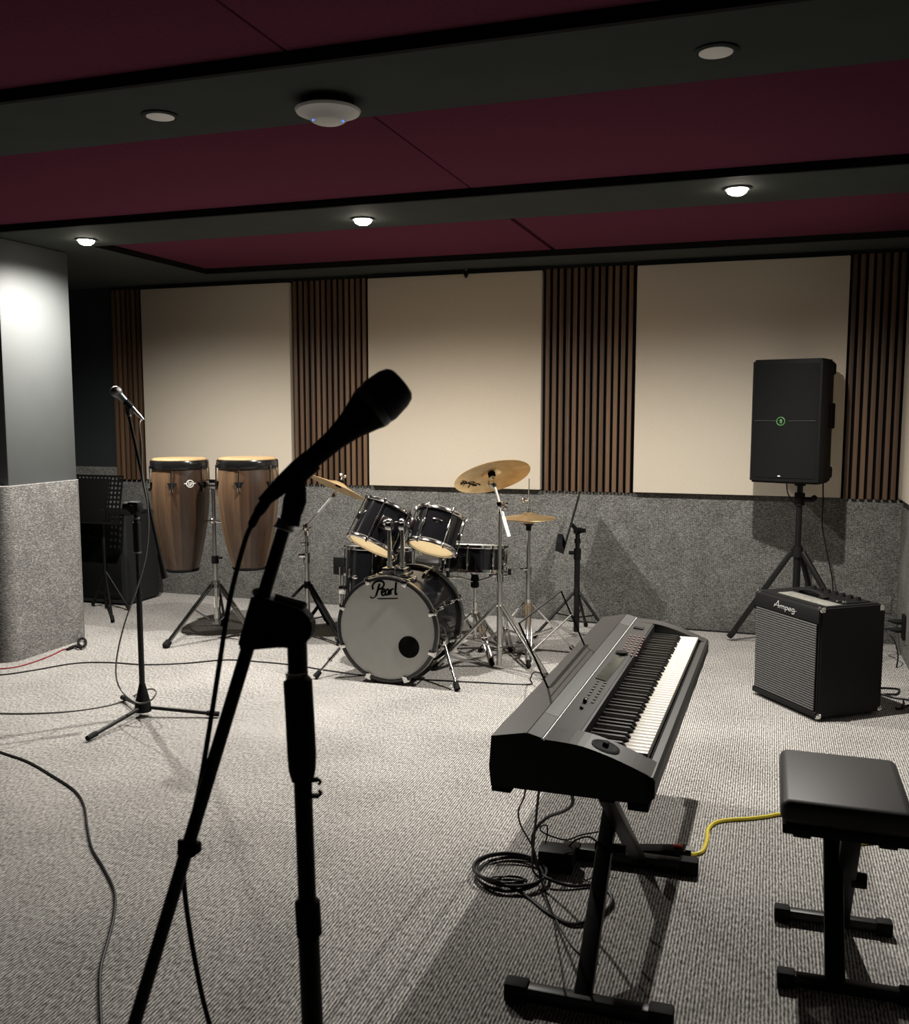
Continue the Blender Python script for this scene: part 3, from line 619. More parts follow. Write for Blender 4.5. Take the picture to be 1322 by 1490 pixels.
for k in range(8):
    a = 2*pi*k/8+rad(22.5)
    Fp = TB @ MT.Rotation(a, 4, 'Z')
    for z_, sg in ((0.0, 1), (BL, -1)):
        part('claw', MB(Fp).box((BR+0.014, 0, z_+sg*0.020), (0.016, 0.026, 0.048), 0.004).box((BR+0.004, 0, z_-sg*0.003), (0.030, 0.024, 0.006), 0.002).cyl((BR+0.024, 0, z_+sg*0.01), (BR+0.020, 0, z_+sg*0.105), 0.0035, n=8).box((BR+0.021, 0, z_-sg*0.002+sg*0.01), (0.012, 0.034, 0.010), 0.003), 'chrome', t)
        part('lug', MB(Fp).box((BR+0.008, 0, z_+sg*0.125), (0.020, 0.018, 0.05), 0.005).sph((BR+0.017, 0, z_+sg*0.125), 0.009, 10), 'chrome', t)
badge(t, TB, BR, rad(-25), 0.22, 0.03, 0.03)
# spurs
for sx, ft in ((1, fl(665, 1006)), (-1, fl(459, 988))):
    top = V((BX+sx*(BR*0.93+0.02), BY+0.13, 0.21 if sx > 0 else 0.2)); e = V((ft.x, ft.y, 0.012)); d = (e-top).normalized()
    s = part('spur', MB().cyl(top, top.lerp(e, 0.6), 0.0085).cyl(top.lerp(e, 0.5), e, 0.006).box(top, (0.035, 0.05, 0.04), 0.008).cyl(top.lerp(e, 0.57), top.lerp(e, 0.62), 0.012), 'chrome', t)
    part('rubber_foot', MB().cyl(e-d*0.035, e+d*0.003, 0.013, 0.016, 12), 'rubber', s)
# tom holder
mx = aty(576, 826, 4.38)
hb = part('tom_mount', MB().box((mx.x, 4.38, BZ+BR+0.024), (0.125, 0.085, 0.034), 0.008).box((mx.x, 4.38, BZ+BR+0.008), (0.15, 0.11, 0.018), 0.006).box((mx.x, 4.335, BZ+BR+0.03), (0.03, 0.02, 0.03), 0.004), 'chrome', t)
pL, pR = aty(567, 768, 4.39), aty(586, 768, 4.39)
zb = BZ+BR+0.03
for p_ in (pL, pR):
    part('tom_post', MB().cyl((p_.x, 4.385, zb), (p_.x, 4.385, p_.z), 0.0115).cyl((p_.x, 4.385, zb+0.01), (p_.x, 4.385, zb+0.035), 0.016).box((p_.x, 4.385, p_.z+0.012), (0.034, 0.045, 0.045), 0.010).sph((p_.x, 4.375, p_.z+0.035), 0.016, 12), 'chrome', t)
# rack toms
def tom(pxt, pxb, D, Y, tilt, roll, label, group='drums of the kit', nl=6, bang=0.0, bot='clearhead', arm=None, ph=0.5):
    ct = (aty(*pxt, Y)+aty(*pxb, Y))/2
    hgt = (aty(*pxt, Y)-aty(*pxb, Y)).length
    z = V((sin(roll), sin(tilt)*cos(roll), cos(tilt)*cos(roll))).normalized()
    R = D/2; T = axis_frame(ct, z, (1, 0, 0)); hh = hgt/2
    t = thing('tom_drum', label, 'drum', ct, group)
    part('shell', MB(T).lathe([(R-0.010, -hh+0.005), (R-0.006, -hh+0.005), (R-0.006, hh-0.005), (R-0.010, hh-0.005)], 56), 'lacquer', t)
    part('shell_lining', MB(T).lathe([(R-0.0105, -hh+0.006), (R-0.0105, hh-0.006)], 56), 'shellwood', t)
    for s in (-1, 1):
        a, b = sorted((s*(hh-0.014), s*(hh+0.006)))
        part('rim', MB(T).lathe([(R-0.007, a), (R+0.003, a), (R+0.006, a+0.002), (R+0.003, a+0.006), (R+0.002, b-0.003), (R+0.005, b), (R-0.004, b), (R-0.007, a)], 56), 'chrome', t)
        part('drumhead', MB(T).lathe([(0, s*(hh-0.001)), (R-0.012, s*(hh-0.001)), (R-0.0065, s*(hh-0.004))], 56), 'topfilm' if s > 0 else bot, t, 'pale batter head' if s > 0 else 'cream bottom head')
    lug_ring(t, T, R-0.006, -hh, hh, nl, ph, L=0.04, zc=0)
    for q in (-1, 1):
        for k in range(nl):
            a = 2*pi*k/nl+ph
            Fp = T @ MT.Rotation(a, 4, 'Z')
            part('tension_screw', MB(Fp).cyl((R+0.007, 0, q*(hh-0.012)), (R+0.007, 0, q*(hh+0.016)), 0.0045, n=8).box((R+0.004, 0, q*(hh-0.004)), (0.016, 0.018, 0.010), 0.003), 'chrome', t)
    badge(t, T, R-0.006, bang, hh*0.25)
    if arm is not None:
        q = T @ V((R*cos(arm), R*sin(arm), 0.0)); p0 = T @ V(((R-0.006)*cos(arm), (R-0.006)*sin(arm), 0.0))
        b = part('mount_bracket', MB(T @ MT.Rotation(arm, 4, 'Z')).box((R+0.006, 0, 0.0), (0.03, 0.06, 0.07), 0.010).sph((R+0.024, 0, 0.0), 0.017, 12), 'chrome', t)
        part('mount_plate_hole', MB(T @ MT.Rotation(arm, 4, 'Z')).cyl((R+0.02, 0, 0.02), (R+0.028, 0, 0.022), 0.008, n=10), 'matteblack', b)
    return t, T, R, hh
tL = tom((560.5, 738), (547.5, 797), 0.276, 4.56, rad(28), rad(16), 'black rack tom on the left, showing its cream underside, above the bass drum', bang=rad(-125), arm=rad(-58), ph=rad(-78))
tR = tom((637, 747), (631.5, 799), 0.250, 4.56, rad(28), rad(7), 'smaller black rack tom on the right above the bass drum', bang=rad(-72), arm=rad(-168), ph=rad(-103))
for (tt, T, R, hh), arm, p_ in ((tL, rad(-58), pL), (tR, rad(-168), pR)):
    q = T @ V(((R+0.03)*cos(arm), (R+0.03)*sin(arm), 0))
    part('mount_arm', MB().tube([V((p_.x, 4.385, p_.z+0.03)), V((p_.x, 4.385, p_.z+0.03)).lerp(q, 0.6)+V((0, -0.004, 0.004)), q], 0.0085, 10), 'chrome', tt)
# floor tom
FX = (aty(503, 800, 4.95).x+aty(598, 800, 4.95).x)/2
t = thing('floor_tom', 'deep black floor tom standing behind the left rack tom', 'drum', (FX, 4.95, 0), 'drums of the kit')
T0 = MT.Translation((FX, 4.95, 0)); T = MT.Translation((FX, 4.95, 0.38)) @ MT.Rotation(rad(-7), 4, 'X') @ MT.Translation((0, 0, -0.395)); R = 0.19
part('shell', MB(T).lathe([(0, 0.215), (R, 0.215), (R, 0.585), (0, 0.585)], 56), 'lacquer', t)
for z_ in (0.21, 0.572): part('rim', MB(T).lathe([(R-0.004, z_), (R+0.008, z_), (R+0.010, z_+0.003), (R+0.007, z_+0.020), (R-0.004, z_+0.020), (R-0.004, z_)], 56), 'chrome', t)
part('drumhead', MB(T).lathe([(0, 0.584), (R-0.005, 0.584), (R-0.007, 0.589), (0, 0.589)], 48), 'head', t, 'pale batter head')
part('drumhead', MB(T).lathe([(0, 0.211), (R-0.005, 0.211), (R-0.005, 0.2155), (0, 0.2155)], 48), 'clearhead', t, 'cream bottom head')
lug_ring(t, T, R, 0.225, 0.585, 8, rad(12), zc=0.44, L=0.05)
badge(t, T, R, rad(-112), 0.42)
for a in (rad(200), rad(320), rad(80)):
    Fp = T0 @ MT.Rotation(a, 4, 'Z')
    s = part('leg', MB(Fp).cyl((R+0.03, 0, 0.46), (R+0.03, 0, 0.10), 0.0052).cyl((R+0.03, 0, 0.105), (R+0.045, 0, 0.02), 0.0052).box((R+0.016, 0, 0.33), (0.045, 0.03, 0.05), 0.006), 'chrome', t)
    part('rubber_foot', MB(Fp).cyl((R+0.043, 0, 0.035), (R+0.046, 0, 0.0), 0.011, 0.013), 'rubber', s)
# snare drum on its stand
SX, SY = aty(687, 812, 4.9).x, 4.9
t = thing('snare_drum', 'shallow black snare drum on a stand right of the bass drum', 'drum', (SX, SY, 0.475), 'drums of the kit')
T = MT.Translation((SX, SY, 0.475)) @ MT.Rotation(rad(-7), 4, 'X'); R = 0.175
part('shell', MB(T).lathe([(0, 0.006), (R, 0.006), (R, 0.142), (0, 0.142)], 56), 'lacquer', t)
for z_ in (0.0, 0.130): part('rim', MB(T).lathe([(R-0.004, z_), (R+0.008, z_), (R+0.010, z_+0.003), (R+0.007, z_+0.018), (R-0.004, z_+0.018), (R-0.004, z_)], 56), 'chrome', t)
part('drumhead', MB(T).lathe([(0, 0.14), (R-0.005, 0.14), (R-0.007, 0.1455), (0, 0.1455)], 48), 'head', t, 'pale batter head')
part('drumhead', MB(T).lathe([(0, 0.002), (R-0.005, 0.002), (R-0.005, 0.0065), (0, 0.0065)], 48), 'clearhead', t)
lug_ring(t, T, R, 0.005, 0.142, 8, rad(8), zc=0.074, L=0.075)
part('throw_off', MB(T @ MT.Rotation(rad(-12), 4, 'Z')).box((R+0.016, 0, 0.085), (0.026, 0.028, 0.08), 0.006).box((R+0.032, 0, 0.075), (0.012, 0.012, 0.07), 0.003), 'chrome', t)
sc_ = V((SX+0.015, SY, 0))
t = thing('snare_stand', 'low chrome tripod stand under the snare drum', 'drum stand', sc_, 'chrome stands of the drum kit')
part('column', MB().cyl(sc_+V((0, 0, 0.09)), sc_+V((0, 0, 0.30)), 0.011).cyl(sc_+V((0, 0, 0.28)), sc_+V((0, 0, 0.40)), 0.0085).cyl(sc_+V((0, 0, 0.275)), sc_+V((0, 0, 0.305)), 0.016), 'chrome', t)
part('basket_hub', MB().box(sc_+V((0, 0, 0.415)), (0.04, 0.04, 0.06), 0.008).cyl(sc_+V((0, 0, 0.43)), sc_+V((0, 0, 0.455)), 0.02), 'matteblack', t)
for a in (rad(0), rad(120), rad(240)):
    d = V((cos(a), sin(a), 0))
    s = part('basket_arm', MB().tube([sc_+V((0, 0, 0.42))+d*0.015, sc_+d*0.10+V((0, 0, 0.452)), sc_+d*0.192+V((0, 0, 0.464)), sc_+d*0.200+V((0, 0, 0.49))], 0.006, 8), 'chrome', t)
    part('rubber_tip', MB().cyl(sc_+d*0.197+V((0, 0, 0.466)), sc_+d*0.197+V((0, 0, 0.499)), 0.0095, n=10), 'rubber', s)
tripod(t, sc_, 0.24, 0.24, [rad(-50), rad(70), rad(190)], 'chrome', z_low=0.10, z_strut=0.13)

def cymbal(name, mb_T, R, label, group='cymbals of the kit', bell=0.055, cup=0.035, script=None, under=True):
    o = mb_T.translation
    t = thing(name, label, 'cymbal', o, group)
    prof = [(0.006, cup), (bell*0.5, cup*0.96), (bell*0.85, cup*0.74), (bell*1.05, cup*0.60), (R*0.5, cup*0.42), (R*0.8, cup*0.18), (R, 0)]
    pr = [(p.x, p.y) for p in smooth([V((a, b, 0)) for a, b in prof], 4)]
    part('plate', MB(mb_T).lathe(pr+[(R-0.0006, -0.0012)]+[(a, b-0.0016) for a, b in pr[::-1]]+[pr[0]], 64), 'cymbal', t)
    if script:
        f = lambda u, v, hh: mb_T @ V((u, v, cup*0.42*(1-((u*u+v*v)**0.5-R*0.5)/(R*0.5)) - 0.0022 - hh))
        part('logo', MB().ribbon(script, f, 0.0008), 'ink', t, 'black script mark on the underside')
    return t
# crash cymbal right
CYM = fl(726, 973); sx_, sy_ = CYM.x, CYM.y
cp = aty(716, 694, 4.76)
Tc = axis_frame(cp, V((-0.34, 0.36, 0.9)), (1, 0, 0))
Rc = 0.205
scr = [[0.010, (-0.165, -0.045), (-0.135, 0.000), (-0.120, 0.045), (-0.108, 0.075)], [0.007, (-0.150, 0.055), (-0.130, 0.03), (-0.105, 0.03), (-0.12, 0.0), (-0.148, 0.0)],
       [0.008, (-0.172, -0.02), (-0.155, -0.028), (-0.150, -0.045)], [0.008, (-0.125, 0.062), (-0.11, 0.05), (-0.095, 0.06), (-0.09, 0.085)], [0.006, (-0.165, 0.005), (-0.150, -0.012), (-0.136, -0.03), (-0.15, -0.06)]]
cymbal('crash_cymbal', Tc, Rc, 'bronze crash cymbal tilted on the stand right of the toms', script=scr)
t = thing('cymbal_stand', 'chrome boom cymbal stand right of the snare drum', 'cymbal stand', (sx_, sy_, 0), 'chrome stands of the drum kit')
cen = V((sx_, sy_, 0))
jp = aty(727, 735, sy_); jz = jp.z
part('column', MB().cyl(cen+V((0, 0, 0.02)), cen+V((0, 0, 0.48)), 0.0145).cyl(cen+V((0, 0, 0.44)), cen+V((0, 0, jz-0.01)), 0.0095), 'dullchrome', t)
part('height_clamp', MB().cyl(cen+V((0, 0, 0.465)), cen+V((0, 0, 0.51)), 0.021).box(cen+V((-0.03, -0.01, 0.50)), (0.05, 0.012, 0.012), 0.003), 'chrome', t)
bt, bb2 = cp-V((0, 0.0, 0.0)), aty(741, 787, sy_-0.07)
jb = V((sx_, sy_, jz))
bt = Tc @ V((0, 0, -0.05))
part('boom_arm', MB().cyl(bt, jb, 0.0075).cyl(jb, jb+(jb-bt).normalized()*0.19, 0.0095), 'silver', t)
mb = MB().box(jb, (0.03, 0.045, 0.04), 0.008).cyl(jb+V((0, 0, -0.045)), jb, 0.013); wing(mb, jb+V((0.012, -0.01, 0)), (1, -0.2, 0), 0.035)
part('tilter', mb, 'chrome', t)
part('felt', MB(Tc).cyl((0, 0, 0.004), (0, 0, 0.026), 0.020, 0.020).cyl((0, 0, 0.036), (0, 0, 0.048), 0.018), 'felt', t)
mb = MB(Tc).cyl((0, 0, -0.05), (0, 0, 0.075), 0.004, n=8).cyl((0, 0, -0.01), (0, 0, 0.006), 0.012); wing(mb, (0, 0, 0.052), (0, 0, 1), 0.03)
part('top_rod', mb, 'chrome', t)
mb = MB().torus(0.014, 0.005, axis_frame(bt+V((-0.028, -0.012, 0.008)), (1, 0.2, 0)), 20).cyl(bt+V((-0.02, -0.008, 0.006)), bt+V((0.01, 0, 0)), 0.006).box(bt, (0.022, 0.026, 0.03), 0.005)
part('tilt_knob', mb, 'dullchrome', t)
tripod(t, cen, 0.34, 0.34, [rad(-155), rad(-28), rad(95)], 'dullchrome', z_low=0.12, z_strut=0.17)
# left cymbal
lc = aty(491, 710, 4.85)
R2 = (aty(527, 726, 4.85)-lc).length+0.03
Tl = axis_frame(lc, V((0.31, 0.33, 0.9)), (0.9, 0, -0.31))
cymbal('ride_cymbal', Tl, 0.185, 'bronze cymbal seen edge on at the left of the drum kit')
base = aty(448, 900, 5.0); cen = V((base.x, 5.0, 0))
t = thing('cymbal_stand', 'chrome boom cymbal stand behind the foreground microphone stand, left of the kit', 'cymbal stand', cen, 'chrome stands of the drum kit')
jt = aty(449, 767, 5.0)
part('column', MB().cyl(cen+V((0, 0, 0.02)), cen+V((0, 0, 0.47)), 0.0145).cyl(cen+V((0, 0, 0.44)), cen+V((0, 0, jt.z)), 0.0095), 'dullchrome', t)
part('height_clamp', MB().cyl(cen+V((0, 0, 0.455)), cen+V((0, 0, 0.515)), 0.022).box(cen+V((-0.02, -0.02, 0.50)), (0.045, 0.02, 0.025), 0.005), 'chrome', t)
part('memory_lock', MB().cyl(cen+V((0, 0, 0.555)), cen+V((0, 0, 0.58)), 0.015).box(cen+V((-0.02, -0.01, 0.57)), (0.03, 0.012, 0.012), 0.003), 'chrome', t)
bt = Tl @ V((0, 0, -0.035)); be = aty(415, 797, 5.0)
jb = V((cen.x, cen.y, jt.z))
part('boom_arm', MB().cyl(bt, jb, 0.0085).cyl(jb, jb+(jb-bt).normalized()*0.24, 0.0105), 'silver', t)
mb = MB().box(jb, (0.034, 0.045, 0.045), 0.010).cyl(jb+V((0, 0, -0.05)), jb, 0.014); wing(mb, jb+V((0.015, -0.015, -0.01)), (1, -1, 0), 0.03)
part('tilter', mb, 'chrome', t)
mb = MB(Tl).cyl((0, 0, -0.05), (0, 0, 0.075), 0.004, n=8).box((0, 0, -0.045), (0.02, 0.024, 0.03), 0.004); wing(mb, (0, 0, 0.055), (0, 0, 1), 0.035)
part('top_rod', mb, 'dullchrome', t)
part('felt', MB(Tl).cyl((0, 0, 0.006), (0, 0, 0.028), 0.018).cyl((0, 0, 0.037), (0, 0, 0.050), 0.018), 'felt', t)
tripod(t, cen, 0.32, 0.33, [rad(-25), rad(95), rad(215)], 'matteblack', z_low=0.11, z_strut=0.16)
# hi-hat
hx = aty(769, 752, 5.0); cen = V((hx.x, 5.0, 0))
t = thing('hi_hat_stand', 'chrome hi-hat stand with pedal between the crash stand and the black music stand', 'hi-hat stand', cen, 'chrome stands of the drum kit')
zh = hx.z
part('column', MB().cyl(cen+V((0, 0, 0.03)), cen+V((0, 0, 0.47)), 0.0135).cyl(cen+V((0, 0, 0.44)), cen+V((0, 0, zh-0.05)), 0.0105), 'dullchrome', t)
part('height_clamp', MB().cyl(cen+V((0, 0, 0.46)), cen+V((0, 0, 0.50)), 0.019).box(cen+V((-0.02, -0.02, 0.49)), (0.04, 0.016, 0.014), 0.003), 'chrome', t)
part('seat_cup', MB(MT.Translation((cen.x, cen.y, zh))).lathe([(0, -0.075), (0.014, -0.075), (0.016, -0.05), (0.026, -0.042), (0.029, -0.014), (0.0, -0.014)], 24), 'matteblack', t)
part('pull_rod', MB().cyl(cen+V((0, 0, zh-0.06)), cen+V((0, 0, zh+0.21)), 0.0032, n=8), 'dullchrome', t)
mb = MB().cyl(cen+V((0, 0, zh+0.022)), cen+V((0, 0, zh+0.05)), 0.011).cyl(cen+V((0, 0, zh+0.085)), cen+V((0, 0, zh+0.10)), 0.009); wing(mb, cen+V((-0.006, -0.004, zh+0.092)), (-1, -0.4, 0), 0.026)
part('clutch', mb, 'chrome', t)
part('pedal', MB().bar(cen+V((-0.02, 0.03, 0.07)), cen+V((-0.09, 0.30, 0.02)), 0.085, 0.012, 0.004).box(cen+V((-0.02, 0.02, 0.035)), (0.11, 0.03, 0.05), 0.006).bar(cen+V((-0.02, 0.03, 0.012)), cen+V((-0.09, 0.30, 0.012)), 0.06, 0.010, 0.003), 'dullchrome', t)
tripod(t, cen, 0.30, 0.27, [rad(-75), rad(30), rad(185)], 'chrome', z_low=0.11, z_strut=0.15)
cymbal('hi_hat_cymbal', MT.Translation((cen.x, cen.y, zh-0.006)), 0.148, 'upper bronze hi-hat cymbal, facing up on the hi-hat stand', bell=0.045, cup=0.030)
Tb = MT.Translation((cen.x, cen.y, zh-0.009)) @ MT.Rotation(pi, 4, 'X')
cymbal('hi_hat_cymbal', Tb, 0.148, 'lower bronze hi-hat cymbal, upside down beneath the upper one', bell=0.045, cup=0.030)
# throne
tx = aty(640, 820, 5.25)
t = thing('drum_throne', 'round black drum stool seat behind the bass drum, left of the snare', 'stool', (tx.x, 5.25, 0))
T = MT.Translation((tx.x, 5.25, 0))
part('seat', MB(T).lathe([(0, 0.415), (0.135, 0.415), (0.15, 0.43), (0.15, 0.475), (0.135, 0.49), (0, 0.495)], 40), 'leather', t)
part('post', MB(T).cyl((0, 0, 0.05), (0, 0, 0.42), 0.014), 'dullchrome', t)
tripod(t, (tx.x, 5.25), 0.30, 0.24, [rad(-70), rad(50), rad(170)], 'dullchrome', z_low=0.09, z_strut=0.14)
# kick pedal behind the drum
t = thing('kick_pedal', 'chrome kick pedal at the back of the bass drum', 'pedal', (BX+0.02, BY+BL+0.16, 0))
part('footboard', MB().bar((BX, BY+BL+0.06, 0.075), (BX, BY+BL+0.33, 0.02), 0.08, 0.012, 0.003).bar((BX, BY+BL+0.05, 0.008), (BX, BY+BL+0.33, 0.008), 0.06, 0.01, 0.002), 'dullchrome', t)
part('frame', MB().box((BX-0.05, BY+BL+0.06, 0.09), (0.014, 0.03, 0.17), 0.004).box((BX+0.05, BY+BL+0.06, 0.09), (0.014, 0.03, 0.17), 0.004).cyl((BX-0.055, BY+BL+0.06, 0.17), (BX+0.055, BY+BL+0.06, 0.17), 0.007), 'chrome', t)
part('beater', MB().cyl((BX, BY+BL+0.06, 0.17), (BX, BY+BL+0.10, 0.31), 0.004).cyl((BX, BY+BL+0.07, 0.31), (BX, BY+BL+0.12, 0.33), 0.022), 'felt', t)

# ------------------------------------------------------------------ black music stand (desk seen edge on)
msp = fl(838, 926); cen = V((msp.x, msp.y, 0))
t = thing('music_stand', 'black music stand right of the hi-hat, its desk turned edge on', 'music stand', cen)
zt = aty(838, 772, cen.y).z
part('column', MB().cyl(cen+V((0, 0, 0.03)), cen+V((0, 0, 0.50)), 0.0175).cyl(cen+V((0, 0, 0.45)), cen+V((0, 0, zt)), 0.0135), 'blackmetal', t)
part('clamp', MB().cyl(cen+V((0, 0, 0.47)), cen+V((0, 0, 0.535)), 0.022).cyl(cen+V((-0.05, -0.01, 0.51)), cen+V((0, 0, 0.51)), 0.011).cyl(cen+V((0, 0, zt-0.075)), cen+V((0, 0, zt-0.05)), 0.019), 'matteblack', t)
a0, a1 = aty(843, 720, cen.y), aty(821, 797, cen.y)
part('head', MB().box(cen+V((0, 0, zt)), (0.045, 0.045, 0.035), 0.008).bar(cen+V((-0.0, 0, zt)), a0.lerp(a1, 0.55), 0.03, 0.02, 0.004).cyl(cen+V((0.015, -0.02, zt+0.005)), cen+V((0.05, -0.03, zt+0.005)), 0.013), 'matteblack', t)
dd = (a1-a0); nx = V((0.9, 0.45, 0)); 
viewd = (a0-EYE); viewd.z = 0; viewd.normalize()
w0 = viewd*0.20
part('desk', MB().prism([a0-w0, a0+w0, a1+w0, a1-w0], V((-0.004, 0, 0.0))), 'matteblack', t)
le = V((-viewd.y, viewd.x, 0))
part('desk_lip', MB().prism([a1-w0+V((0, 0, 0.012)), a1-w0-V((0, 0, 0.010)), a1-w0+le*0.052-V((0, 0, -0.012)), a1-w0+le*0.045+V((0, 0, 0.060)), a1-w0+le*0.012+V((0, 0, 0.055))], w0*2), 'matteblack', t)
tripod(t, cen, 0.27, 0.26, [rad(-150), rad(-25), rad(88)], 'blackmetal', r_leg=0.009, double=False, z_low=0.12, z_strut=0.15)

# ------------------------------------------------------------------ left corner behind the pillar
YS = 5.30
cen = V((-4.30, YS, 0))
t = thing('music_stand', 'black music stand with a perforated desk behind the pillar', 'music stand', cen)
part('column', MB().cyl(cen+V((0, 0, 0.02)), cen+V((0, 0, 0.66)), 0.011), 'blackmetal', t)
zd0, zd1 = 0.60, 0.918
xr = aty(170, 720, YS-0.02).x; nx_, nz_ = 16, 10; pw, ph_ = 0.0305, (zd1-zd0)/nz_
t_ = bmesh.new(); x0_ = xr-nx_*pw
tilt_ = MT.Translation((0, YS-0.02, zd0)) @ MT.Rotation(rad(-12), 4, 'X')
cells = []
mbd = MB(tilt_)
for i in range(nx_+1): mbd.bb((x0_+i*pw-0.0072, -0.001, 0), (x0_+i*pw+0.0072, 0.001, zd1-zd0))
for j in range(nz_+1): mbd.bb((x0_-0.0085, -0.0012, j*ph_-0.0077), (xr+0.0085, 0.0012, j*ph_+0.0077))
t_.free()
part('desk', mbd, 'felt', t)
part('desk_lip', MB(tilt_).bb((x0_, -0.05, -0.012), (xr, 0.002, -0.006)), 'matteblack', t)
part('head', MB().box(cen+V((0, 0, 0.66)), (0.05, 0.04, 0.07), 0.008), 'blackmetal', t)
for px in ((188, 886), (164, 904), (135, 880)):
    e = fl(*px, 0.012); top = cen+V((0, 0, 0.27))
    L = part('leg', MB().cyl(top, e, 0.008).cyl(cen+V((0, 0, 0.10)), top.lerp(e, 0.6), 0.005), 'blackmetal', t)
    d = (e-top).normalized(); part('rubber_foot', MB().cyl(e-d*0.05, e, 0.0125), 'rubber', L)
single('folder', MB(tilt_).bb((xr-0.40, -0.016, -0.004), (xr-0.098, -0.003, 0.30), 0.003), 'felt', 'black folder standing on the perforated music stand desk', 'folder')
t = thing('speaker_cabinet', 'dark floor cabinet in the left corner behind the perforated music stand', 'speaker cabinet', (-4.43, 5.60, 0))
cb = MB().prism([(x, y, 0.015) for x, y in round_rect(-4.64, 5.42, -4.215, 5.79, 0.02, 5)], (0, 0, 0.615))
part('body', cb, 'cabinet', t)
part('top_edge', MB().prism([(x, y, 0.63) for x, y in round_rect(-4.635, 5.425, -4.22, 5.785, 0.02, 5)], (0, 0, 0.012)), 'blackplastic', t)
part('grille', MB().bb((-4.60, 5.412, 0.05), (-4.26, 5.422, 0.60), 0.003), 'spkmetal', t)
for x_, y_ in ((-4.60, 5.46), (-4.26, 5.46), (-4.60, 5.75), (-4.26, 5.75)):
    part('foot', MB().cyl((x_, y_, 0), (x_, y_, 0.016), 0.02), 'rubber', t)
# slumped bag
bgm = MB(); tb = bmesh.new(); bmesh.ops.create_uvsphere(tb, u_segments=36, v_segments=24, radius=1)
for v in tb.verts:
    z_ = v.co.z; a = math.atan2(v.co.y, v.co.x); r = (1-z_*z_)**0.5
    fold = 1+0.10*sin(5*a+3*z_)+0.06*sin(9*a-5*z_)
    wd = 0.13*(1.0-0.35*(z_+1)/2)
    v.co = V((v.co.x*wd*fold+0.02*z_, v.co.y*wd*0.8*fold+0.04*z_, max(0.0, (z_+1)/2*0.60-0.015)))
bgm.add(tb, MT.Translation((-4.415, 5.02, 0)))
single('gig_bag', bgm, 'bag', 'dark crumpled bag slumped between the pillar and the perforated music stand', 'bag')

# ------------------------------------------------------------------ loudspeaker on tripod
sp_c = aty(1160, 800, 5.58); cen = V((sp_c.x, 5.58, 0))
t = thing('speaker_stand', 'black tripod stand carrying the loudspeaker behind the amplifier', 'speaker stand', cen)
zsb = 0.94
part('lower_tube', MB().cyl(cen+V((0, 0, 0.08)), cen+V((0, 0, 0.60)), 0.020), 'blackmetal', t)
part('upper_tube', MB().cyl(cen+V((0, 0, 0.55)), cen+V((0, 0, zsb+0.02)), 0.0165), 'blackmetal', t)
part('height_knob', MB().cyl(cen+V((0, 0, 0.83)), cen+V((0, 0, 0.90)), 0.028).cyl(cen, cen, 0.001) if False else MB().cyl(cen+V((0, 0, 0.83)), cen+V((0, 0, 0.90)), 0.028).cyl(cen+V((0.02, -0.02, 0.865)), cen+V((0.075, -0.03, 0.865)), 0.012).sph(cen+V((0.075, -0.03, 0.875)), 0.017, 10), 'matteblack', t)
part('leg_hub', MB().cyl(cen+V((0, 0, 0.54)), cen+V((0, 0, 0.60)), 0.034, 0.026), 'matteblack', t)
for e in (fl(1060, 928, 0.018), cen+V((0.36, -0.22, 0.018)), cen+V((0.16, 0.26, 0.018))):
    e = V(e); top = cen+V((0, 0, 0.57)); d = (e-top).normalized(); hd_ = V((d.x, d.y, 0)).normalized()
    L = part('leg', MB().bar(top+hd_*0.03, e-d*0.02, 0.022, 0.03, 0.005).bar(cen+hd_*0.02+V((0, 0, 0.13)), top.lerp(e, 0.62), 0.012, 0.016, 0.002), 'blackmetal', t)
    part('rubber_foot', MB().bar(e-d*0.07, e+V((0, 0, 0.004)), 0.03, 0.034, 0.008), 'rubber', L)
ang = rad(17)
Fs = MT.Translation((0, 0, 0)) @ MT.Rotation(-ang, 4, 'Z')     # front faces -Y turned to the viewer's left
fc = aty(1142, 610, 5.44)
S = MT.Translation((fc.x, 5.44, zsb+0.02)) @ MT.Rotation(-ang, 4, 'Z')
t = thing('loudspeaker', 'black loudspeaker with a green ring logo on a tripod before the beige panel', 'loudspeaker', S @ V((0, 0.17, 0)))
SW, SH, SD = 0.385, 0.672, 0.36
sec = [(-SW/2, 0.03), (-SW/2+0.01, 0.01), (-SW/2+0.04, 0.002), (0, -0.008), (SW/2-0.04, 0.002), (SW/2-0.01, 0.01), (SW/2, 0.03), (SW/2-0.004, 0.22), (SW/2-0.03, SD-0.03), (SW/2-0.06, SD), (-SW/2+0.06, SD), (-SW/2+0.03, SD-0.03), (-SW/2+0.004, 0.22)]
mb = MB(S).prism([(x, y, 0.0) for x, y in sec], (0, 0, SH))
bmesh.ops.bevel(mb.bm, geom=[e for e in mb.bm.edges if abs(e.verts[0].co.z-e.verts[1].co.z) < 1e-5], offset=0.010, segments=2, affect='EDGES')
part('cabinet', mb, 'blackplastic', t)
gs = [(-SW/2+0.022, 0.006), (-SW/2+0.04, -0.001), (0, -0.012), (SW/2-0.04, -0.001), (SW/2-0.022, 0.006), (SW/2-0.022, 0.012), (-SW/2+0.022, 0.012)]
gr = part('grille', MB(S).prism([(x, y, 0.03) for x, y in gs], (0, 0, SH-0.055)), 'spkmetal', t)
yl = -0.0115
part('logo', MB(S).torus(0.0215, 0.0028, MT.Translation((-0.02, yl-0.001, SH*0.502)) @ MT.Rotation(pi/2, 4, 'X'), 32, 8).box((-0.019, yl-0.0005, SH*0.502), (0.012, 0.002, 0.022), 0.001), 'greenled', gr, 'glowing green ring logo')
part('seam', MB(S).box((0.0, -0.0095, SH*0.507), (SW-0.06, 0.002, 0.0015)), 'band', gr)
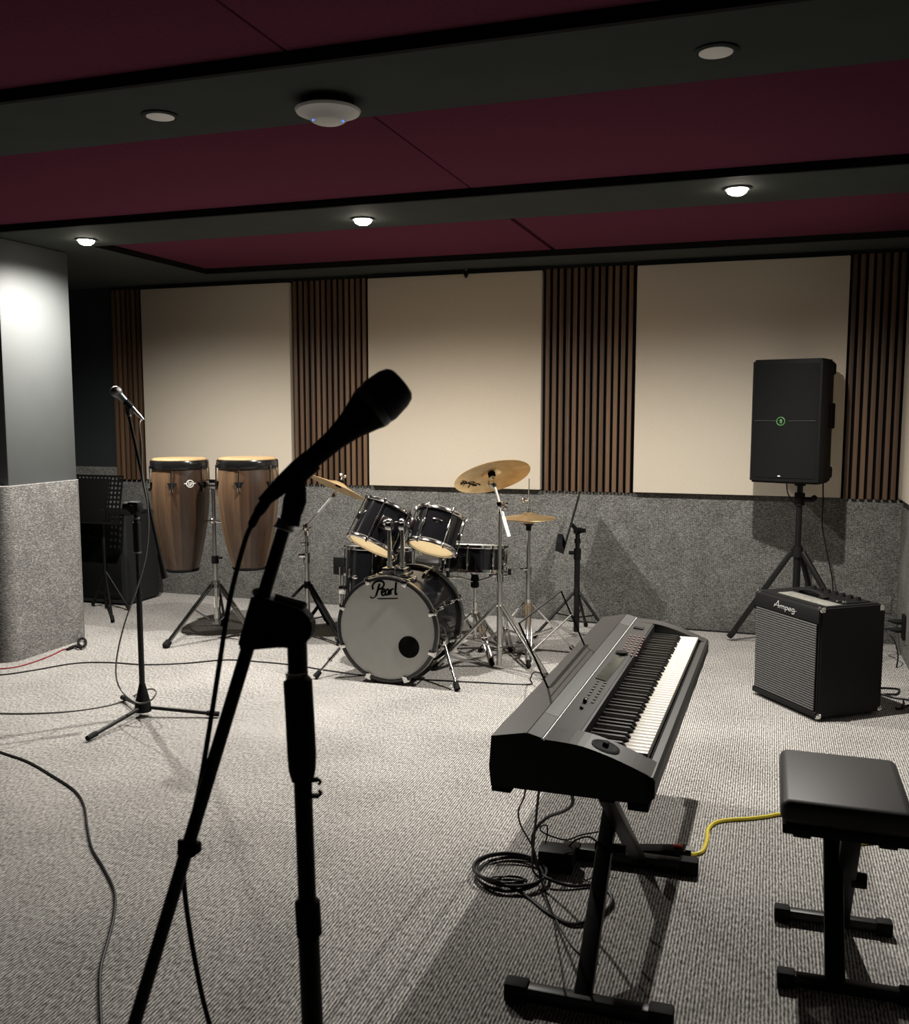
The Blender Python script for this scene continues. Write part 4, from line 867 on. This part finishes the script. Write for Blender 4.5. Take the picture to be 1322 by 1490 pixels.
part('led', MB(S).box((-0.02, -0.012, 0.04), (0.014, 0.003, 0.005), 0.001), 'whiteled', gr, 'small white power light')
for x_ in (SW/2-0.012, -SW/2+0.012):
    sg = 1 if x_ > 0 else -1
    part('side_handle', MB(S).box((x_+sg*0.003, 0.165, SH*0.545), (0.02, 0.05, 0.14), 0.006).box((x_+sg*0.000, 0.245, SH*0.545), (0.02, 0.07, 0.14), 0.006), 'ink', t, 'recessed dark handle slots')
for zq in (SH-0.045, 0.05): part('rear_corner', MB(S).box((SW/2-0.045, SD-0.04, zq), (0.05, 0.06, 0.07), 0.014), 'rubber', t)
part('pole_socket', MB().cyl(cen+V((0, 0, zsb-0.0)), cen+V((0, 0, zsb+0.03)), 0.03), 'matteblack', t)
a = S @ V((-0.01, 0.30, 0.005))
cable('speaker_cable', [aty(1176, 700, 5.66), aty(1177, 716, 5.66), aty(1180, 732, 5.64), aty(1190, 742, 5.6), aty(1197, 760, 5.62), aty(1201, 800, 5.64), aty(1205, 830, 5.64), aty(1211, 850, 5.6), V((0.42, 5.60, 0.2)), V((0.46, 5.5, 0.006)), V((0.58, 5.35, 0.006))] if False else
      [aty(1197, 695, 5.70), aty(1197, 730, 5.70), aty(1196, 765, 5.70), aty(1202, 800, 5.71), aty(1210, 840, 5.71), aty(1213, 870, 5.70), V((0.42, 5.66, 0.08)), V((0.47, 5.58, 0.006)), V((0.56, 5.40, 0.006))], 0.0042, 'cable', 'black cable hanging from the back of the loudspeaker behind the amplifier')
cable('speaker_cable', [aty(1143, 690, 5.70), aty(1144, 705, 5.70), aty(1146, 718, 5.70), aty(1152, 729, 5.68), aty(1158, 735, 5.62)], 0.0036, 'cable', 'short cable looping from under the loudspeaker to its stand')

# ------------------------------------------------------------------ guitar amplifier
FLc, FRc, BRc = fl(1095, 1009), fl(1188, 1051), fl(1279, 1038)
ux = (FRc-FLc); aw = ux.length; ux.normalize()
uy = V((-ux.y, ux.x, 0)); ad = (BRc-FRc).dot(uy); ah = 0.507
A = MT.Translation(FLc) @ MT((ux, uy, V((0, 0, 1)))).transposed().to_4x4()
t = thing('guitar_amplifier', 'black combo amplifier with silver ribbed grille and script logo on the carpet', 'amplifier', A @ V((aw/2, ad/2, 0)))
fz = 0.014
mb = MB(A).prism([(0, 0, fz), (0, 0.0, ah), (0, ad-0.03, ah), (0, ad, ah-0.03), (0, ad, fz)], (aw, 0, 0))
bmesh.ops.bevel(mb.bm, geom=list(mb.bm.edges), offset=0.007, segments=3, affect='EDGES')
part('cabinet', mb, 'tolex', t)
gz0, gz1 = 0.045, ah-0.075; part('grille_board', MB(A).bb((0.016, -0.006, gz0), (aw-0.016, 0.004, gz1)), 'tolex', t); mbg = MB(A); nr = 36
for k in range(nr):
    z_ = gz0+(k+0.5)*(gz1-gz0)/nr
    mbg.box((aw/2, -0.007, z_), (aw-0.034, 0.005, (gz1-gz0)/nr*0.60), 0.0012)
part('grille', mbg, 'grille', t, 'silver ribbed grille cloth')
part('top_lip', MB(A).bb((0.004, -0.009, gz1+0.002), (aw-0.004, 0.004, ah-0.008), 0.004), 'tolex', t)
part('bottom_lip', MB(A).bb((0.004, -0.009, fz+0.002), (aw-0.004, 0.004, gz0-0.002), 0.004), 'tolex', t)
fa = lambda u, v, hh: A @ V((0.145+u*0.155, -0.0092-hh, gz1+0.024+v*0.105))
amp_logo = [[0.035, (0.0, 0.02), (0.08, 0.10), (0.17, 0.26), (0.20, 0.28), (0.21, 0.0)], [0.025, (0.02, 0.12), (0.12, 0.09), (0.26, 0.10)],
  [0.03, (0.28, 0.13), (0.28, 0.0)], [0.03, (0.29, 0.09), (0.34, 0.14), (0.37, 0.10), (0.37, 0.0)], [0.03, (0.38, 0.09), (0.43, 0.14), (0.46, 0.10), (0.46, 0.0)],
  [0.03, (0.53, 0.14), (0.51, -0.09)], [0.03, (0.53, 0.11), (0.59, 0.13), (0.62, 0.07), (0.58, 0.01), (0.53, 0.02)],
  [0.03, (0.67, 0.06), (0.75, 0.07), (0.74, 0.13), (0.68, 0.12), (0.66, 0.04), (0.70, 0.0), (0.77, 0.02)],
  [0.03, (0.90, 0.12), (0.83, 0.13), (0.81, 0.05), (0.85, 0.01), (0.90, 0.05), (0.91, 0.13)], [0.03, (0.91, 0.13), (0.91, -0.04), (0.86, -0.09), (0.80, -0.06)], [0.02, (0.93, 0.03), (1.0, 0.08)]]
part('logo', MB().ribbon(amp_logo, fa, 0.002, 0.62), 'silver', t, 'silver script logo on the top lip')
part('control_plate', MB(A).bb((0.10, 0.045, ah-0.001), (aw-0.02, 0.125, ah+0.003), 0.001), 'plate', t, 'pale plate on top')
part('control_panel', MB(A).bb((0.06, 0.16, ah-0.002), (aw-0.03, ad-0.06, ah+0.006), 0.002), 'blackmetal', t)
part('handle', MB(A).tube(smooth([(0.12, 0.15, ah), (0.13, 0.15, ah+0.014), (0.20, 0.15, ah+0.022), (0.27, 0.15, ah+0.014), (0.28, 0.15, ah)], 4), 0.008, 8).box((0.285, 0.15, ah+0.006), (0.04, 0.03, 0.012), 0.003), 'rubber', t)
for k in range(7):
    x_ = 0.10+0.048*k
    part('knob', MB(A).cyl((x_, ad-0.10, ah+0.004), (x_, ad-0.10, ah+0.022), 0.012, 0.010, 14), 'rubber', t)
part('input_jack', MB(A).cyl((aw-0.045, ad-0.19, ah+0.004), (aw-0.045, ad-0.19, ah+0.012), 0.010).cyl((aw-0.075, ad-0.20, ah+0.004), (aw-0.075, ad-0.20, ah+0.010), 0.008), 'chrome', t)
for x_ in (0, aw):
    for y_ in (0, ad):
        for z_ in (fz, ah):
            sx = 1 if x_ == 0 else -1; sy = 1 if y_ == 0 else -1; sz = 1 if z_ == fz else -1
            yy, zz = (y_, z_) if not (y_ == ad and z_ == ah) else (ad-0.012, ah-0.012)
            part('corner_protector', MB(A).box((x_+sx*0.010, yy+sy*0.010, zz+sz*0.010), (0.028, 0.028, 0.028), 0.009).sph((x_+sx*0.012, yy-sy*0.003, zz+sz*0.018), 0.005, 8).sph((x_-sx*0.003, yy+sy*0.014, zz+sz*0.016), 0.005, 8), 'chrome', t)
for x_, y_ in ((0.05, 0.05), (aw-0.05, 0.05), (0.05, ad-0.05), (aw-0.05, ad-0.05)):
    part('foot', MB(A).cyl((x_, y_, 0), (x_, y_, fz+0.002), 0.016), 'rubber', t)
# outlet strip with two plugs on the right wall
pw0 = atx(1314, 895, XR-0.02); pw1 = atx(1314, 930, XR-0.02)
yo = (pw0.y+pw1.y)/2; zo = (pw0.z+pw1.z)/2
t = thing('wall_outlet', 'black wall outlet on the right wall beside the amplifier', 'outlet', (XR-0.012, yo, zo))
part('plate', MB().box((XR-0.020, yo, zo), (0.016, 0.075, 0.135), 0.004), 'blackplastic', t)
for dz, lab, ex in ((0.028, 'upper black plug in the wall outlet with its cord', 0), (-0.018, 'lower black plug in the wall outlet with its cord', 1)):
    p0 = V((XR-0.030, yo, zo+dz))
    t = thing('plug', lab, 'plug', p0)
    part('body', MB().tube([p0, p0+V((-0.02, 0, -0.001)), p0+V((-0.045, 0, 0.0)), p0+V((-0.07, 0, 0.003))], [0.015, 0.016, 0.010, 0.005], 12), 'rubber', t)
    if ex == 0: pts = [p0+V((-0.065, 0, 0.003)), p0+V((-0.13, 0.02, 0.008)), p0+V((-0.2, 0.03, 0.0)), p0+V((-0.24, 0.05, -0.1)), V((XR-0.26, yo+0.04, 0.006)), V((XR-0.36, yo+0.06, 0.006))]
    else:
        q0 = aty(1283, 915, yo-0.10); pts = [p0+V((-0.065, 0, 0.003)), p0+V((-0.11, -0.03, 0.004)), q0+V((0.01, 0, 0.0)), aty(1292, 921, yo-0.14), aty(1302, 936, yo-0.16), aty(1306, 955, yo-0.18), aty(1304, 975, yo-0.20), aty(1310, 1000, yo-0.24), fl(1314, 1022, 0.006), fl(1309, 1031, 0.006), fl(1302, 1030, 0.006)]
    part('cord', MB().tube(smooth(pts, 6), 0.0042, 7), 'cable', t)
cable('floor_cable', floor_pts([(1279, 1001), (1290, 1001), (1303, 1002), (1308, 1004), (1304, 1010), (1292, 1010), (1276, 1011), (1260, 1016), (1279, 1010), (1300, 1015), (1322, 1018), (1345, 1022), (1340, 1030), (1322, 1026), (1313, 1031)], 0.006), 0.0045, 'cable', 'black power cord looping on the carpet behind the amplifier')

# ------------------------------------------------------------------ stage piano
KO = V((-0.606, 2.085, 0)); kang = rad(-1.3)
K = MT.Translation(KO) @ MT.Rotation(kang, 4, 'Z')             # local x: back to front, y: along the keys, z up
KL = 1.385
t = thing('stage_piano', 'charcoal stage piano with eighty-eight keys on a folding stand', 'keyboard', K @ V((0.19, KL/2, 0.46)))
XK0, XK1 = 0.204, 0.354                                         # keys: back and front
prof_end = [(0.0, 0.463), (-0.005, 0.51), (0.0, 0.582), (0.088, 0.600), (0.125, 0.591), (0.128, 0.589), (0.206, 0.585), (0.268, 0.571), (0.330, 0.550), (0.380, 0.530), (0.384, 0.525), (0.384, 0.487), (0.372, 0.470), (0.275, 0.466)]
Y0, Y1 = 0.098, KL-0.062
def kprism(prof, y0, y1): return MB(K).prism([(x, y0, z) for x, z in prof], (0, y1-y0, 0))
part('end_block', kprism(prof_end, 0, Y0), 'kbcase', t)
part('end_block', kprism(prof_end, Y1, KL), 'kbcase', t)
prof_mid = [(0.0, 0.463), (-0.005, 0.51), (0.0, 0.582), (0.088, 0.600), (0.125, 0.591), (0.128, 0.589), (XK0-0.010, 0.5850), (XK0-0.004, 0.583), (XK0-0.002, 0.528), (XK1+0.004, 0.520), (XK1+0.004, 0.531), (XK1+0.010, 0.534), (XK1+0.026, 0.531), (XK1+0.031, 0.522), (XK1+0.031, 0.487), (0.372, 0.468)]
prof_mid = [(min(x, 0.409), z) for x, z in prof_mid]
part('case', kprism(prof_mid, Y0, Y1), 'kbcase', t)
# front rail ends so the lip runs the full length
part('front_rail', MB(K).prism([(0.380, y, z) if False else (x, 0.0, z) for x, z, y in [(0.362, 0.5325, 0), (0.378, 0.531, 0), (0.3855, 0.522, 0), (0.3855, 0.487, 0), (0.376, 0.474, 0), (0.362, 0.474, 0)]], (0, KL, 0)), 'kbcase', t)
# top covers: back cover, ridge grille, control surface
def cover(p0, p1, y0, y1, th=0.0025):
    d = V((p1[0]-p0[0], 0, p1[1]-p0[1])).normalized(); n_ = V((-d.z, 0, d.x))
    a, b = V((p0[0], y0, p0[1])), V((p1[0], y0, p1[1]))
    return MB(K).prism([a, b, b+n_*th, a+n_*th], (0, y1-y0, 0))
part('back_cover', cover((0.0, 0.5825), (0.0875, 0.6003), 0.001, KL-0.001), 'kbtop', t)
part('speaker_grille', cover((0.0885, 0.6003), (0.123, 0.5918), 0.001, 0.16), 'kbgrille', t)
part('speaker_grille', cover((0.0885, 0.6003), (0.123, 0.5918), KL-0.16, KL-0.001), 'kbgrille', t)
part('ridge_cover', cover((0.0885, 0.6003), (0.123, 0.5918), 0.162, KL-0.162), 'kbtop', t)
part('silver_line', MB(K).tube([(0.1265, 0.0, 0.5925), (0.1265, KL, 0.5925)], 0.0014, 6), 'silver', t)
cp_ = part('control_panel', cover((0.1295, 0.5890), (XK0-0.010, 0.5852), Y0, Y1, 0.0022), 'kbtop', t)
for y0, y1 in ((0.002, Y0), (Y1, KL-0.002)):
    pf = [(0.1295, 0.589), (0.206, 0.585), (0.268, 0.571), (0.330, 0.550), (0.378, 0.531)]
    pf = [(q.x, q.y) for q in smooth([V((a_, b_, 0)) for a_, b_ in pf], 4)]
    mb = MB(K)
    for a, b in zip(pf, pf[1:]):
        d = V((b[0]-a[0], 0, b[1]-a[1])).normalized(); n_ = V((-d.z, 0, d.x))*0.002
        A_, B_ = V((a[0], y0, a[1])), V((b[0], y0, b[1])); mb.prism([A_, B_, B_+n_, A_+n_], (0, y1-y0, 0))
    part('end_cover', mb, 'kbtop', t)
part('front_rail_cover', MB(K).prism([(XK1+0.010, 0.0, 0.5343), (XK1+0.026, 0.0, 0.5315), (XK1+0.0318, 0, 0.522), (XK1+0.0326, 0.0, 0.5225), (XK1+0.0265, 0, 0.5330), (XK1+0.010, 0.0, 0.5360)], (0, KL, 0)), 'kbtop', t)
Ki = K.inverted()
zp = 0.591
def kp(px, py, z=zp): q = Ki @ fl(px, py, z); return q
def panel_pt(px, py):
    q = kp(px, py); x = q.x
    return V((x, q.y, 0.5912-(x-0.1295)*0.0525))
# buttons in two groups
def buttons(a, b, c, n, rows, mat):
    A0, B0, C0 = panel_pt(*a), panel_pt(*b), panel_pt(*c)
    for r in range(rows):
        for k in range(n):
            q = A0+(B0-A0)*(k/(n-1))+(C0-A0)*(r/max(1, rows-1))
            part('button', MB(K).box(q+V((0, 0, 0.0006)), (0.007, 0.012, 0.004), 0.001), mat, cp_)
buttons((851, 1019), (870, 991), (862, 1021), 8, 2, 'button')
buttons((904, 951), (917, 925), (925, 953), 8, 4, 'redbutton')
q0, q1, q2, q3 = panel_pt(866, 987), panel_pt(896, 953), panel_pt(909, 957), panel_pt(882, 991)
part('display', MB(K).prism([q+V((0, 0, 0.0003)) for q in (q0, q1, q2, q3)], (0, 0, 0.002)), 'lcd', cp_, 'glassy display')
q = panel_pt(904, 951)
part('dial', MB(K).cyl(q, q+V((0, 0, 0.008)), 0.021, 0.019, 28).cyl(q+V((0.0, -0.02, 0)), q+V((0, -0.02, 0.010)), 0.006), 'blackkey', cp_)
q = panel_pt(851, 1021)
part('slider', MB(K).box(q+V((0, 0, 0.005)), (0.010, 0.016, 0.012), 0.002).box(panel_pt(846, 1030)+V((0, 0, 0.003)), (0.009, 0.010, 0.006), 0.001), 'blackkey', cp_)
q = panel_pt(929, 914)
part('media_slot', MB(K).box(q+V((0, 0, 0.002)), (0.035, 0.030, 0.004), 0.001), 'blackkey', cp_)
q = panel_pt(846, 1052)
part('name_mark', MB(K).box(q+V((0, 0, 0.0005)), (0.008, 0.05, 0.0022)), 'silver', cp_) if False else None
# pitch wheel on the left end block
q = Ki @ fl(880, 1087, 0.576)
wl = part('pitch_wheel', MB(K).lathe([(0, -0.002), (0.034, -0.002), (0.034, 0.002), (0.028, 0.004), (0.026, 0.003), (0, 0.003)], 28, MT.Translation((q.x, 0.048, 0.5735)) @ MT.Rotation(rad(16), 4, 'Y')), 'matteblack', t)
part('wheel_lever', MB(K).box((q.x, 0.052, 0.580), (0.014, 0.020, 0.012), 0.003, MT.Rotation(rad(16), 3, 'Y')), 'matteblack', wl)
# feet
for x_, y_ in ((0.024, 0.03), (0.348, 0.03), (0.024, KL-0.03), (0.348, KL-0.03)):
    part('foot', MB(K).box((x_, y_, 0.457), (0.048, 0.056, 0.018), 0.003), 'rubber', t)
# keys
KY0, KY1 = Y0+0.003, Y1-0.003
kw = (KY1-KY0)/52
wm = MB().box((0, 0, 0), (XK1-XK0, kw-0.0011, 0.020), 0.0012)
bmesh.ops.recalc_face_normals(wm.bm, faces=wm.bm.faces)
wk = part('white_key', MB(K).box(((XK0+XK1)/2, KY0+kw/2, 0.5405), (XK1-XK0, kw-0.0011, 0.020), 0.0012), 'whitekey', t)
dirv = (K.to_3x3() @ V((0, 1, 0)))
for k in range(1, 52):
    o = wk.copy(); COL.objects.link(o); o.location = dirv*(kw*k)
bk0 = MB(K).prism([(XK0, 0, 0.545), (XK0+0.095, 0, 0.545), (XK0+0.095, 0, 0.552), (XK0+0.086, 0, 0.562), (XK0, 0, 0.564)], (0, 0.0115, 0))
bmesh.ops.bevel(bk0.bm, geom=list(bk0.bm.edges), offset=0.001, segments=1, affect='EDGES')
bk = part('black_key', bk0, 'blackkey', t); first = True
for k in range(51):
    note = (k+5) % 7                                            # 0=C ... white keys start on A
    if note in (2, 6): continue                                 # no black key after E and B
    off = {0: -0.002, 1: 0.002, 3: -0.003, 4: 0.0, 5: 0.003}[note]
    y_ = KY0+kw*(k+1)-0.00575+off
    if first: bk.location = dirv*y_; first = False
    else:
        o = bk.copy(); COL.objects.link(o); o.location = dirv*y_
# wire music rest
r1b, r2b = fl(797, 1001, 0.592), fl(850, 939, 0.592)
d1 = ray(755, 907); r1t = EYE+d1*(r1b.y/d1.y); d2 = ray(816, 860); r2t = EYE+d2*(r2b.y/d2.y)
mr = part('music_rest', MB().tube([r1b-V((0, 0, 0.01)), r1b, r1t, r2t, r2b, r2b-V((0, 0, 0.01))], 0.0030, 8), 'blackmetal', t)
part('cross_wire', MB().tube([r1b.lerp(r1t, 0.56), r2b.lerp(r2t, 0.56)], 0.0026, 8), 'dullchrome', mr)
sl = (r2b-r1b)
part('rest_slot', MB().bar(r1b+V((0.008, 0, 0.0018)), r2b+V((0.008, 0, 0.0018)), 0.012, 0.003), 'blackkey', t)
# stand
t = thing('keyboard_stand', 'black folding keyboard stand under the stage piano', 'keyboard stand', (-0.36, 2.41, 0))
fzr = 0.024
nA, nB = fl(735, 1437, fzr), fl(980, 1483, fzr)
fA, fB = fl(860, 1239, fzr), fl(1016, 1262, fzr)
fA = V((nA.x-0.02, fB.y-0.015, fzr))
for a, b in ((nA, nB), (fA, fB)):
    d = (b-a).normalized()
    fb_ = part('foot_bar', MB().bar(a+d*0.01, b-d*0.01, 0.032, 0.034, 0.004), 'blackmetal', t)
    for e, s in ((a, 1), (b, -1)): part('end_cap', MB().bar(e, e+d*s*0.055, 0.042, 0.046, 0.006), 'rubber', fb_)
nm = nA.lerp(nB, 0.47); fm = V((-0.33, fB.y-0.01, fzr))
ntop, ftop = V((-0.345, nm.y+0.20, 0.425)), V((-0.385, fB.y-0.02, 0.425))
l1 = part('leg', MB().bar(nm, ftop, 0.030, 0.040, 0.003, up=(1, 0, 0)), 'blackmetal', t)
l2 = part('leg', MB().bar(fm, ntop, 0.022, 0.040, 0.003, up=(1, 0, 0)), 'blackmetal', t)
pv = nm.lerp(ftop, 0.5)
part('pivot', MB().cyl(pv+V((-0.025, 0, 0)), pv+V((0.055, 0, 0)), 0.012), 'matteblack', t)
for p_ in (ntop, ftop):
    part('support_arm', MB().bar(V((-0.52, p_.y, 0.436)), V((-0.26, p_.y, 0.436)), 0.034, 0.022, 0.004), 'blackmetal', t)

# power strip, adapter, cords under the piano
t = thing('power_strip', 'black power strip with red switch behind the far foot of the keyboard stand', 'power strip', fl(930, 1240))
s0, s1 = fl(835, 1243, 0.02), fl(1003, 1241, 0.02); s1 = V((s1.x, s1.y+0.0, 0.02)); s0 = V((s0.x, s0.y+0.02, 0.02))
part('body', MB().bar(s0, s1, 0.05, 0.036, 0.006), 'blackplastic', t)
q = s0.lerp(s1, 0.90)
part('switch', MB().box(q+V((0, 0, 0.020)), (0.028, 0.018, 0.010), 0.003), 'redswitch', t, 'red rocker switch')
part('label_plate', MB().box(q+V((0.035, 0, 0.0185)), (0.025, 0.03, 0.002)), 'plate', t)
b0_ = fl(810, 1262, 0.0)
t = thing('power_adapter', 'black brick power adapter on the carpet under the stage piano', 'power adapter', b0_)
part('body', MB().box(b0_+V((0.0, 0.0, 0.032)), (0.105, 0.075, 0.062), 0.007, MT.Rotation(rad(4), 3, 'Z')), 'blackplastic', t)
part('cord', MB().tube(smooth([b0_+V((0.03, 0.02, 0.06)), fl(838, 1222, 0.09), fl(858, 1218, 0.08), V((s0.x+0.08, s0.y, 0.045))], 5), 0.003, 7), 'cable', t)
ye = s1+V((0.0, 0.0, 0.0))
cable('extension_cord', [ye+V((0.0, 0, -0.004))]+floor_pts([(1010, 1243), (1022, 1238), (1028, 1222), (1030, 1207), (1040, 1197), (1060, 1193), (1090, 1191), (1115, 1188), (1140, 1185), (1180, 1196), (1210, 1215), (1225, 1222), (1245, 1227), (1290, 1224), (1340, 1224)], 0.006), 0.0062, 'yellow', 'yellow extension cord running from the power strip behind the bench', 'cord')
# coiled cable left of the stand
coil = []
c0 = fl(742, 1275)
for k in range(0, 2*12+9):
    a = 2*pi*k/12+0.4; rr = 0.105+0.008*sin(k*0.9); coil.append(V((c0.x+rr*cos(a)+0.006*sin(k*0.5), c0.y+rr*0.95*sin(a), 0.005+0.009*(k/12))))
up = [fl(790, 1290, 0.01), fl(778, 1248, 0.05), fl(775, 1215, 0.12), fl(790, 1190, 0.20), fl(815, 1182, 0.26), fl(831, 1170, 0.33), fl(830, 1156, 0.40), fl(824, 1140, 0.46)]
tail = [fl(760, 1300, 0.006), fl(800, 1330, 0.006), fl(835, 1345, 0.006), fl(870, 1333, 0.006), fl(889, 1315, 0.006), fl(885, 1298, 0.006), fl(862, 1288, 0.006), fl(830, 1289, 0.008), fl(800, 1280, 0.02), fl(785, 1268, 0.03), fl(776, 1240, 0.08), fl(776, 1212, 0.13), fl(795, 1190, 0.20), fl(820, 1180, 0.27), fl(833, 1168, 0.34), fl(828, 1145, 0.44)]
cable('instrument_cable', coil+tail, 0.0048, 'cable', 'thick black cable coiled on the carpet left of the keyboard stand')
cable('audio_cable', [fl(766, 1135, 0.47), fl(762, 1160, 0.40), fl(754, 1180, 0.34), fl(757, 1200, 0.28), fl(768, 1220, 0.2), fl(778, 1240, 0.12), fl(782, 1262, 0.05), fl(790, 1290, 0.006), fl(800, 1320, 0.004), fl(815, 1350, 0.004), fl(838, 1383, 0.004), fl(870, 1400, 0.004)], 0.0024, 'cable', 'thin black cable dropping wavily from the left end of the stage piano')
cable('audio_cable', [fl(785, 1140, 0.47), fl(782, 1165, 0.38), fl(779, 1195, 0.28), fl(776, 1225, 0.16), fl(774, 1250, 0.06), fl(776, 1268, 0.010), fl(786, 1276, 0.006)], 0.0036, 'cable', 'straight black cable dropping from the stage piano to the floor')
cable('audio_cable', [fl(872, 1210, 0.10), fl(845, 1215, 0.09), fl(825, 1222, 0.09), fl(805, 1218, 0.10), fl(788, 1210, 0.12), fl(786, 1203, 0.13), fl(795, 1201, 0.13), fl(796, 1212, 0.11), fl(793, 1228, 0.085)], 0.0024, 'cable', 'thin black cord curling above the power adapter')
mb = MB(); rnd = random.Random(3); c1_ = fl(741, 1283, 0.012)
loop = [V((c1_.x+0.055*cos(a)*(0.6+0.4*rnd.random()), c1_.y+0.022*sin(a)*(0.5+0.6*rnd.random())+0.02*cos(a), 0.006+0.016*rnd.random())) for a in [k*0.9 for k in range(26)]]
cable('audio_cable', loop, 0.0022, 'cable', 'bundled thin black cable lying inside the coil of thick cable', k=4)

# ------------------------------------------------------------------ bench
t = thing('piano_bench', 'black padded folding bench in front of the stage piano', 'bench', (0.20, 2.42, 0))
sx0, sx1, sy0, sy1 = 0.050, 0.336, 2.235, 2.605
mb = MB(); tb = bmesh.new(); nxg, nyg = 16, 20
mb.box(((sx0+sx1)/2, (sy0+sy1)/2, 0.425), (sx1-sx0, sy1-sy0, 0.060), 0.021, seg=5)
for v in mb.bm.verts:
    if v.co.z > 0.44:
        u = (v.co.x-(sx0+sx1)/2)/((sx1-sx0)/2); w = (v.co.y-(sy0+sy1)/2)/((sy1-sy0)/2); v.co.z += 0.0
part('seat', mb, 'leather', t)
part('seat_board', MB().bb((sx0+0.006, sy0+0.006, 0.372), (sx1-0.006, sy1-0.006, 0.396), 0.003), 'matteblack', t)
part('seat_bracket', MB().bb((sx0+0.03, sy0+0.03, 0.356), (sx0+0.07, sy0+0.07, 0.374), 0.002).bb((sx1-0.07, sy0+0.03, 0.356), (sx1-0.03, sy0+0.07, 0.374), 0.002).bb((sx0+0.04, sy0+0.08, 0.352), (sx1-0.04, sy0+0.11, 0.374), 0.003).bb((sx0+0.04, sy1-0.11, 0.352), (sx1-0.04, sy1-0.08, 0.374), 0.003), 'blackmetal', t)
n0, n1 = fl(1130, 1420, 0.02), fl(1322, 1451, 0.02); n1 = V((n0.x+0.305, n0.y+0.012, 0.02))
f0, f1 = fl(1126, 1326, 0.02), fl(1298, 1351, 0.02)
for a, b in ((n0, n1), (f0, f1)):
    d = (b-a).normalized()
    fb_ = part('foot_bar', MB().bar(a+d*0.008, b-d*0.008, 0.026, 0.028, 0.003), 'blackmetal', t)
    for e, s in ((a, 1), (b, -1)): part('end_cap', MB().bar(e, e+d*s*0.04, 0.034, 0.038, 0.005), 'rubber', fb_)
nm = V((n0.x+0.128, n0.y+0.005, 0.02)); fm = V((f0.x+0.163, f0.y+0.007, 0.02))
nt_, ft_ = V((fm.x+0.0, sy0+0.095, 0.362)), V((nm.x-0.005, sy1-0.095, 0.362))
part('leg', MB().bar(nm, ft_, 0.026, 0.045, 0.003, up=(1, 0, 0)), 'blackmetal', t)
part('leg', MB().bar(fm, nt_, 0.026, 0.045, 0.003, up=(1, 0, 0)), 'blackmetal', t)
pv = V((fm.x, (fm.y+nt_.y)/2, 0.19))
part('pivot_knob', MB().cyl(pv+V((-0.03, 0, 0)), pv+V((0.02, 0, 0)), 0.010).cyl(pv+V((0.015, 0, 0.0)), pv+V((0.048, 0, 0.0)), 0.020, 0.019), 'matteblack', t)

# ------------------------------------------------------------------ world and render look
w = bpy.data.worlds.new('world'); SC.world = w; w.use_nodes = True
w.node_tree.nodes['Background'].inputs[0].default_value = (0.01, 0.01, 0.01, 1)
SC.view_settings.view_transform = 'Standard'; SC.view_settings.look = 'None'
SC.view_settings.gamma = 1.0; SC.view_settings.exposure = 0.0; SC.view_settings.use_curve_mapping = False
SC.cycles.use_denoising = True
SC.cycles.max_bounces = 8; SC.cycles.diffuse_bounces = 5; SC.cycles.sample_clamp_indirect = 6
